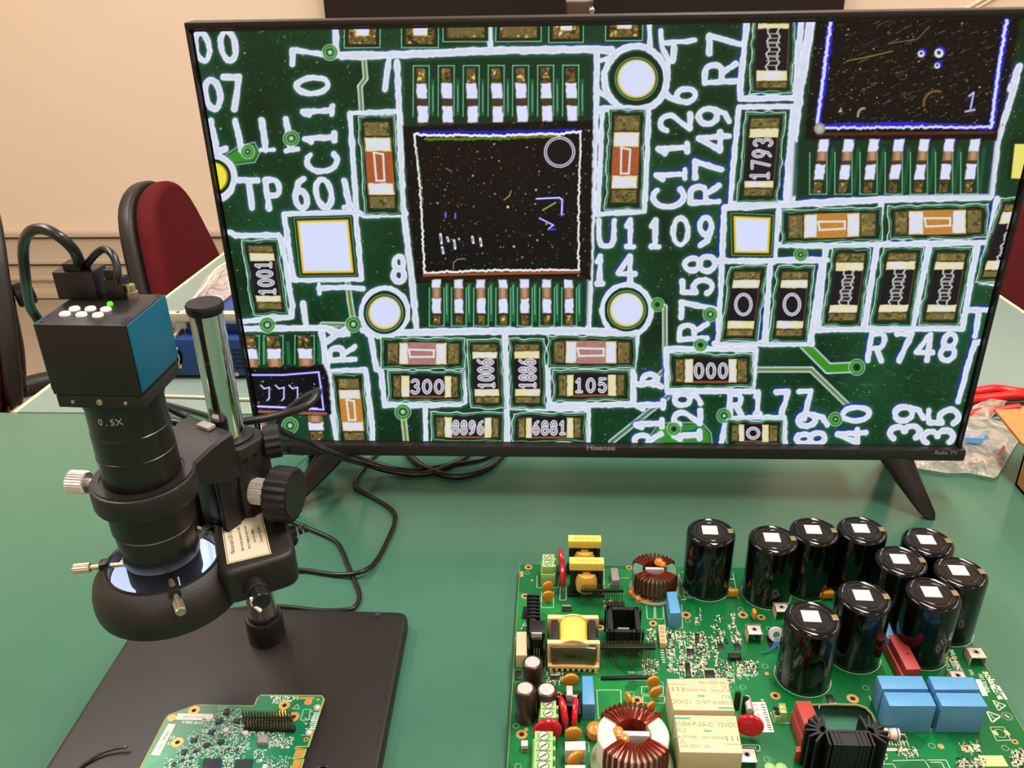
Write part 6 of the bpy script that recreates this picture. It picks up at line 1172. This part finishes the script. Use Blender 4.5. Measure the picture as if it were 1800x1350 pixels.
MB().box(-.009, .009, -.013, .013, 0, .006, .0006, RZ(-22)).build('plate', 'part_blue', r3); MB().lathe([(.005, .006), (.005, .008), (.002, .0095), (0, .0097)], 14, TR(0, .006, 0)).build('knob', 'cap_black', r3)
r4 = tag(empty('orange_lead', (*G(1700, 812, .004)[:2], .0012)), 'rusty red lead coiled inside the plastic bag', 'wire'); MB().tube(smooth_path([(-.05, .0, .004), (-.03, .006, .005), (0, -.002, .004), (.03, .004, .005), (.05, .03, .005), (.045, .055, .005)], 6), .003, 8).build('cord', 'part_rust', r4)
mat('lead_red', (214, 26, 24), .3, spec=.6)
def lead(pts, rad, label, m_='lead_red'):
    P = [Vector(G(*p)) for p in pts]; ro = tag(empty('test_lead', P[0][:]), label, 'cable', 'leads beside the bag'); o = MB().tube(smooth_path([p-P[0] for p in P], 6), rad, 10); o.build('cord', m_, ro)
lead([(1640, 688, .0075), (1700, 690, .0075), (1750, 684, .0075), (1800, 690, .0075), (1860, 684, .0075)], .0062, 'upper of the thick red leads right of the television')
lead([(1640, 702, .0065), (1700, 703, .0065), (1750, 698, .0065), (1800, 695, .0065), (1870, 702, .0065)], .0058, 'lower of the thick red leads right of the television')
lead([(1640, 716, .0035), (1705, 717, .0035), (1750, 711, .0035), (1800, 707, .0035), (1860, 700, .0035)], .0024, 'thin black lead beneath the red leads', 'cable_black')
lead([(1650, 741, .006), (1690, 733, .006), (1720, 724, .006), (1746, 722, .006), (1790, 716, .005)], .0050, 'short red lead next to the bag near the cardboard flap')
r, c = bag('lead_wrap', [G(*p, .0)[:2] for p in ((1700, 745), (1738, 742), (1752, 728), (1768, 712), (1740, 708), (1710, 720))], .004, .009, 'clear_film', 'scrap of clear film over the short red lead', 5)
mat('cardboard', (196, 132, 72), .75, noise=.05, nscale=60); mat('cardboard_dark', (150, 98, 54), .8)
r = tag(empty('cardboard_box', (.52, -.035, 0)), 'open brown cardboard box at the right edge of the green table', 'box')
hx, hy, hh_ = .0855, .063, .05
for a_ in ((-hx, -hx+.003, -hy, hy), (hx-.003, hx, -hy, hy), (-hx, hx, -hy, -hy+.003), (-hx, hx, hy-.003, hy)): MB().box(*a_, 0, hh_).build('wall', 'cardboard', r)
MB().box(-hx, hx, -hy, hy, 0, .003).build('floor_panel', 'cardboard_dark', r)
v = [(-hx-.004, hy, hh_), (hx, hy, hh_), (hx, hy+.064, hh_+.013), (.4242-.52, .0823+.035, .060)]; v2 = [(a, b_, z-.0028) for a, b_, z in v]
MB().add(v+v2, [(0, 1, 2, 3), (7, 6, 5, 4), (0, 4, 5, 1), (1, 5, 6, 2), (2, 6, 7, 3), (3, 7, 4, 0)]).build('flap', 'cardboard', r)
# pale flat rod lying along the table joint
a, b_ = Vector(G(262, 696, .0022)), Vector(G(470, 703, .0022)); r = tag(empty('sleeved_rod', a[:]), 'pale metal strip lying on the rear table behind the chrome post', 'strip'); MB().tube(smooth_path([Vector((0, 0, 0)), (b_-a)*.4+Vector((0, .001, .0)), (b_-a)*.7+Vector((0, -.001, 0)), b_-a], 5), .0022, 8).build('strip', mat('pale_metal', (206, 182, 156), .3, .4), r)
a = Vector(G(285, 706, .0035)); P = [Vector(G(*p)) for p in ((262, 702, .0035), (300, 712, .0035), (345, 724, .0035), (380, 735, .0035), (400, 742, .003))]
r = tag(empty('rear_lead', P[0][:]), 'black lead running behind the holder arm across the table joint', 'cable'); MB().tube(smooth_path([p-P[0] for p in P], 5), .0028, 8).build('cord', 'cable_black', r)
# thin hook-up wire and a small coil on the base plate
P = [Vector(G(*p)) for p in ((224, 1313, BZ+.004), (205, 1315, BZ+.0035), (180, 1323, BZ+.0025), (155, 1338, BZ+.0015), (140, 1350, BZ+.0012), (128, 1372, BZ+.0012))]
r = tag(empty('hookup_wire', P[-1][:]), 'thin dark wire with a red tip lying on the microscope base', 'wire'); MB().tube(smooth_path([p-P[-1] for p in P[1:]], 5), .0011, 8).build('insulation', 'cable_grey', r); MB().rod(P[0]-P[-1], P[1]*.25+P[0]*.75-P[-1], .0011, 8).build('red_tip', 'part_rust', r); MB().tube([P[0]*.8+P[1]*.2-P[-1], P[1]-P[-1]], .0011, 8).build('wire_end', 'cable_grey', r)
q_ = G(566, 1356, BZ+.002); r = tag(empty('rubber_ring', (q_[0], q_[1], BZ)), 'small dark ring lying on the microscope base near the front edge', 'ring'); MB().tube([(.0052*math.cos(a*math.pi/14), .0052*math.sin(a*math.pi/14), .0012) for a in range(28)], .0011, 8, True).build('ring', 'cable_black', r)
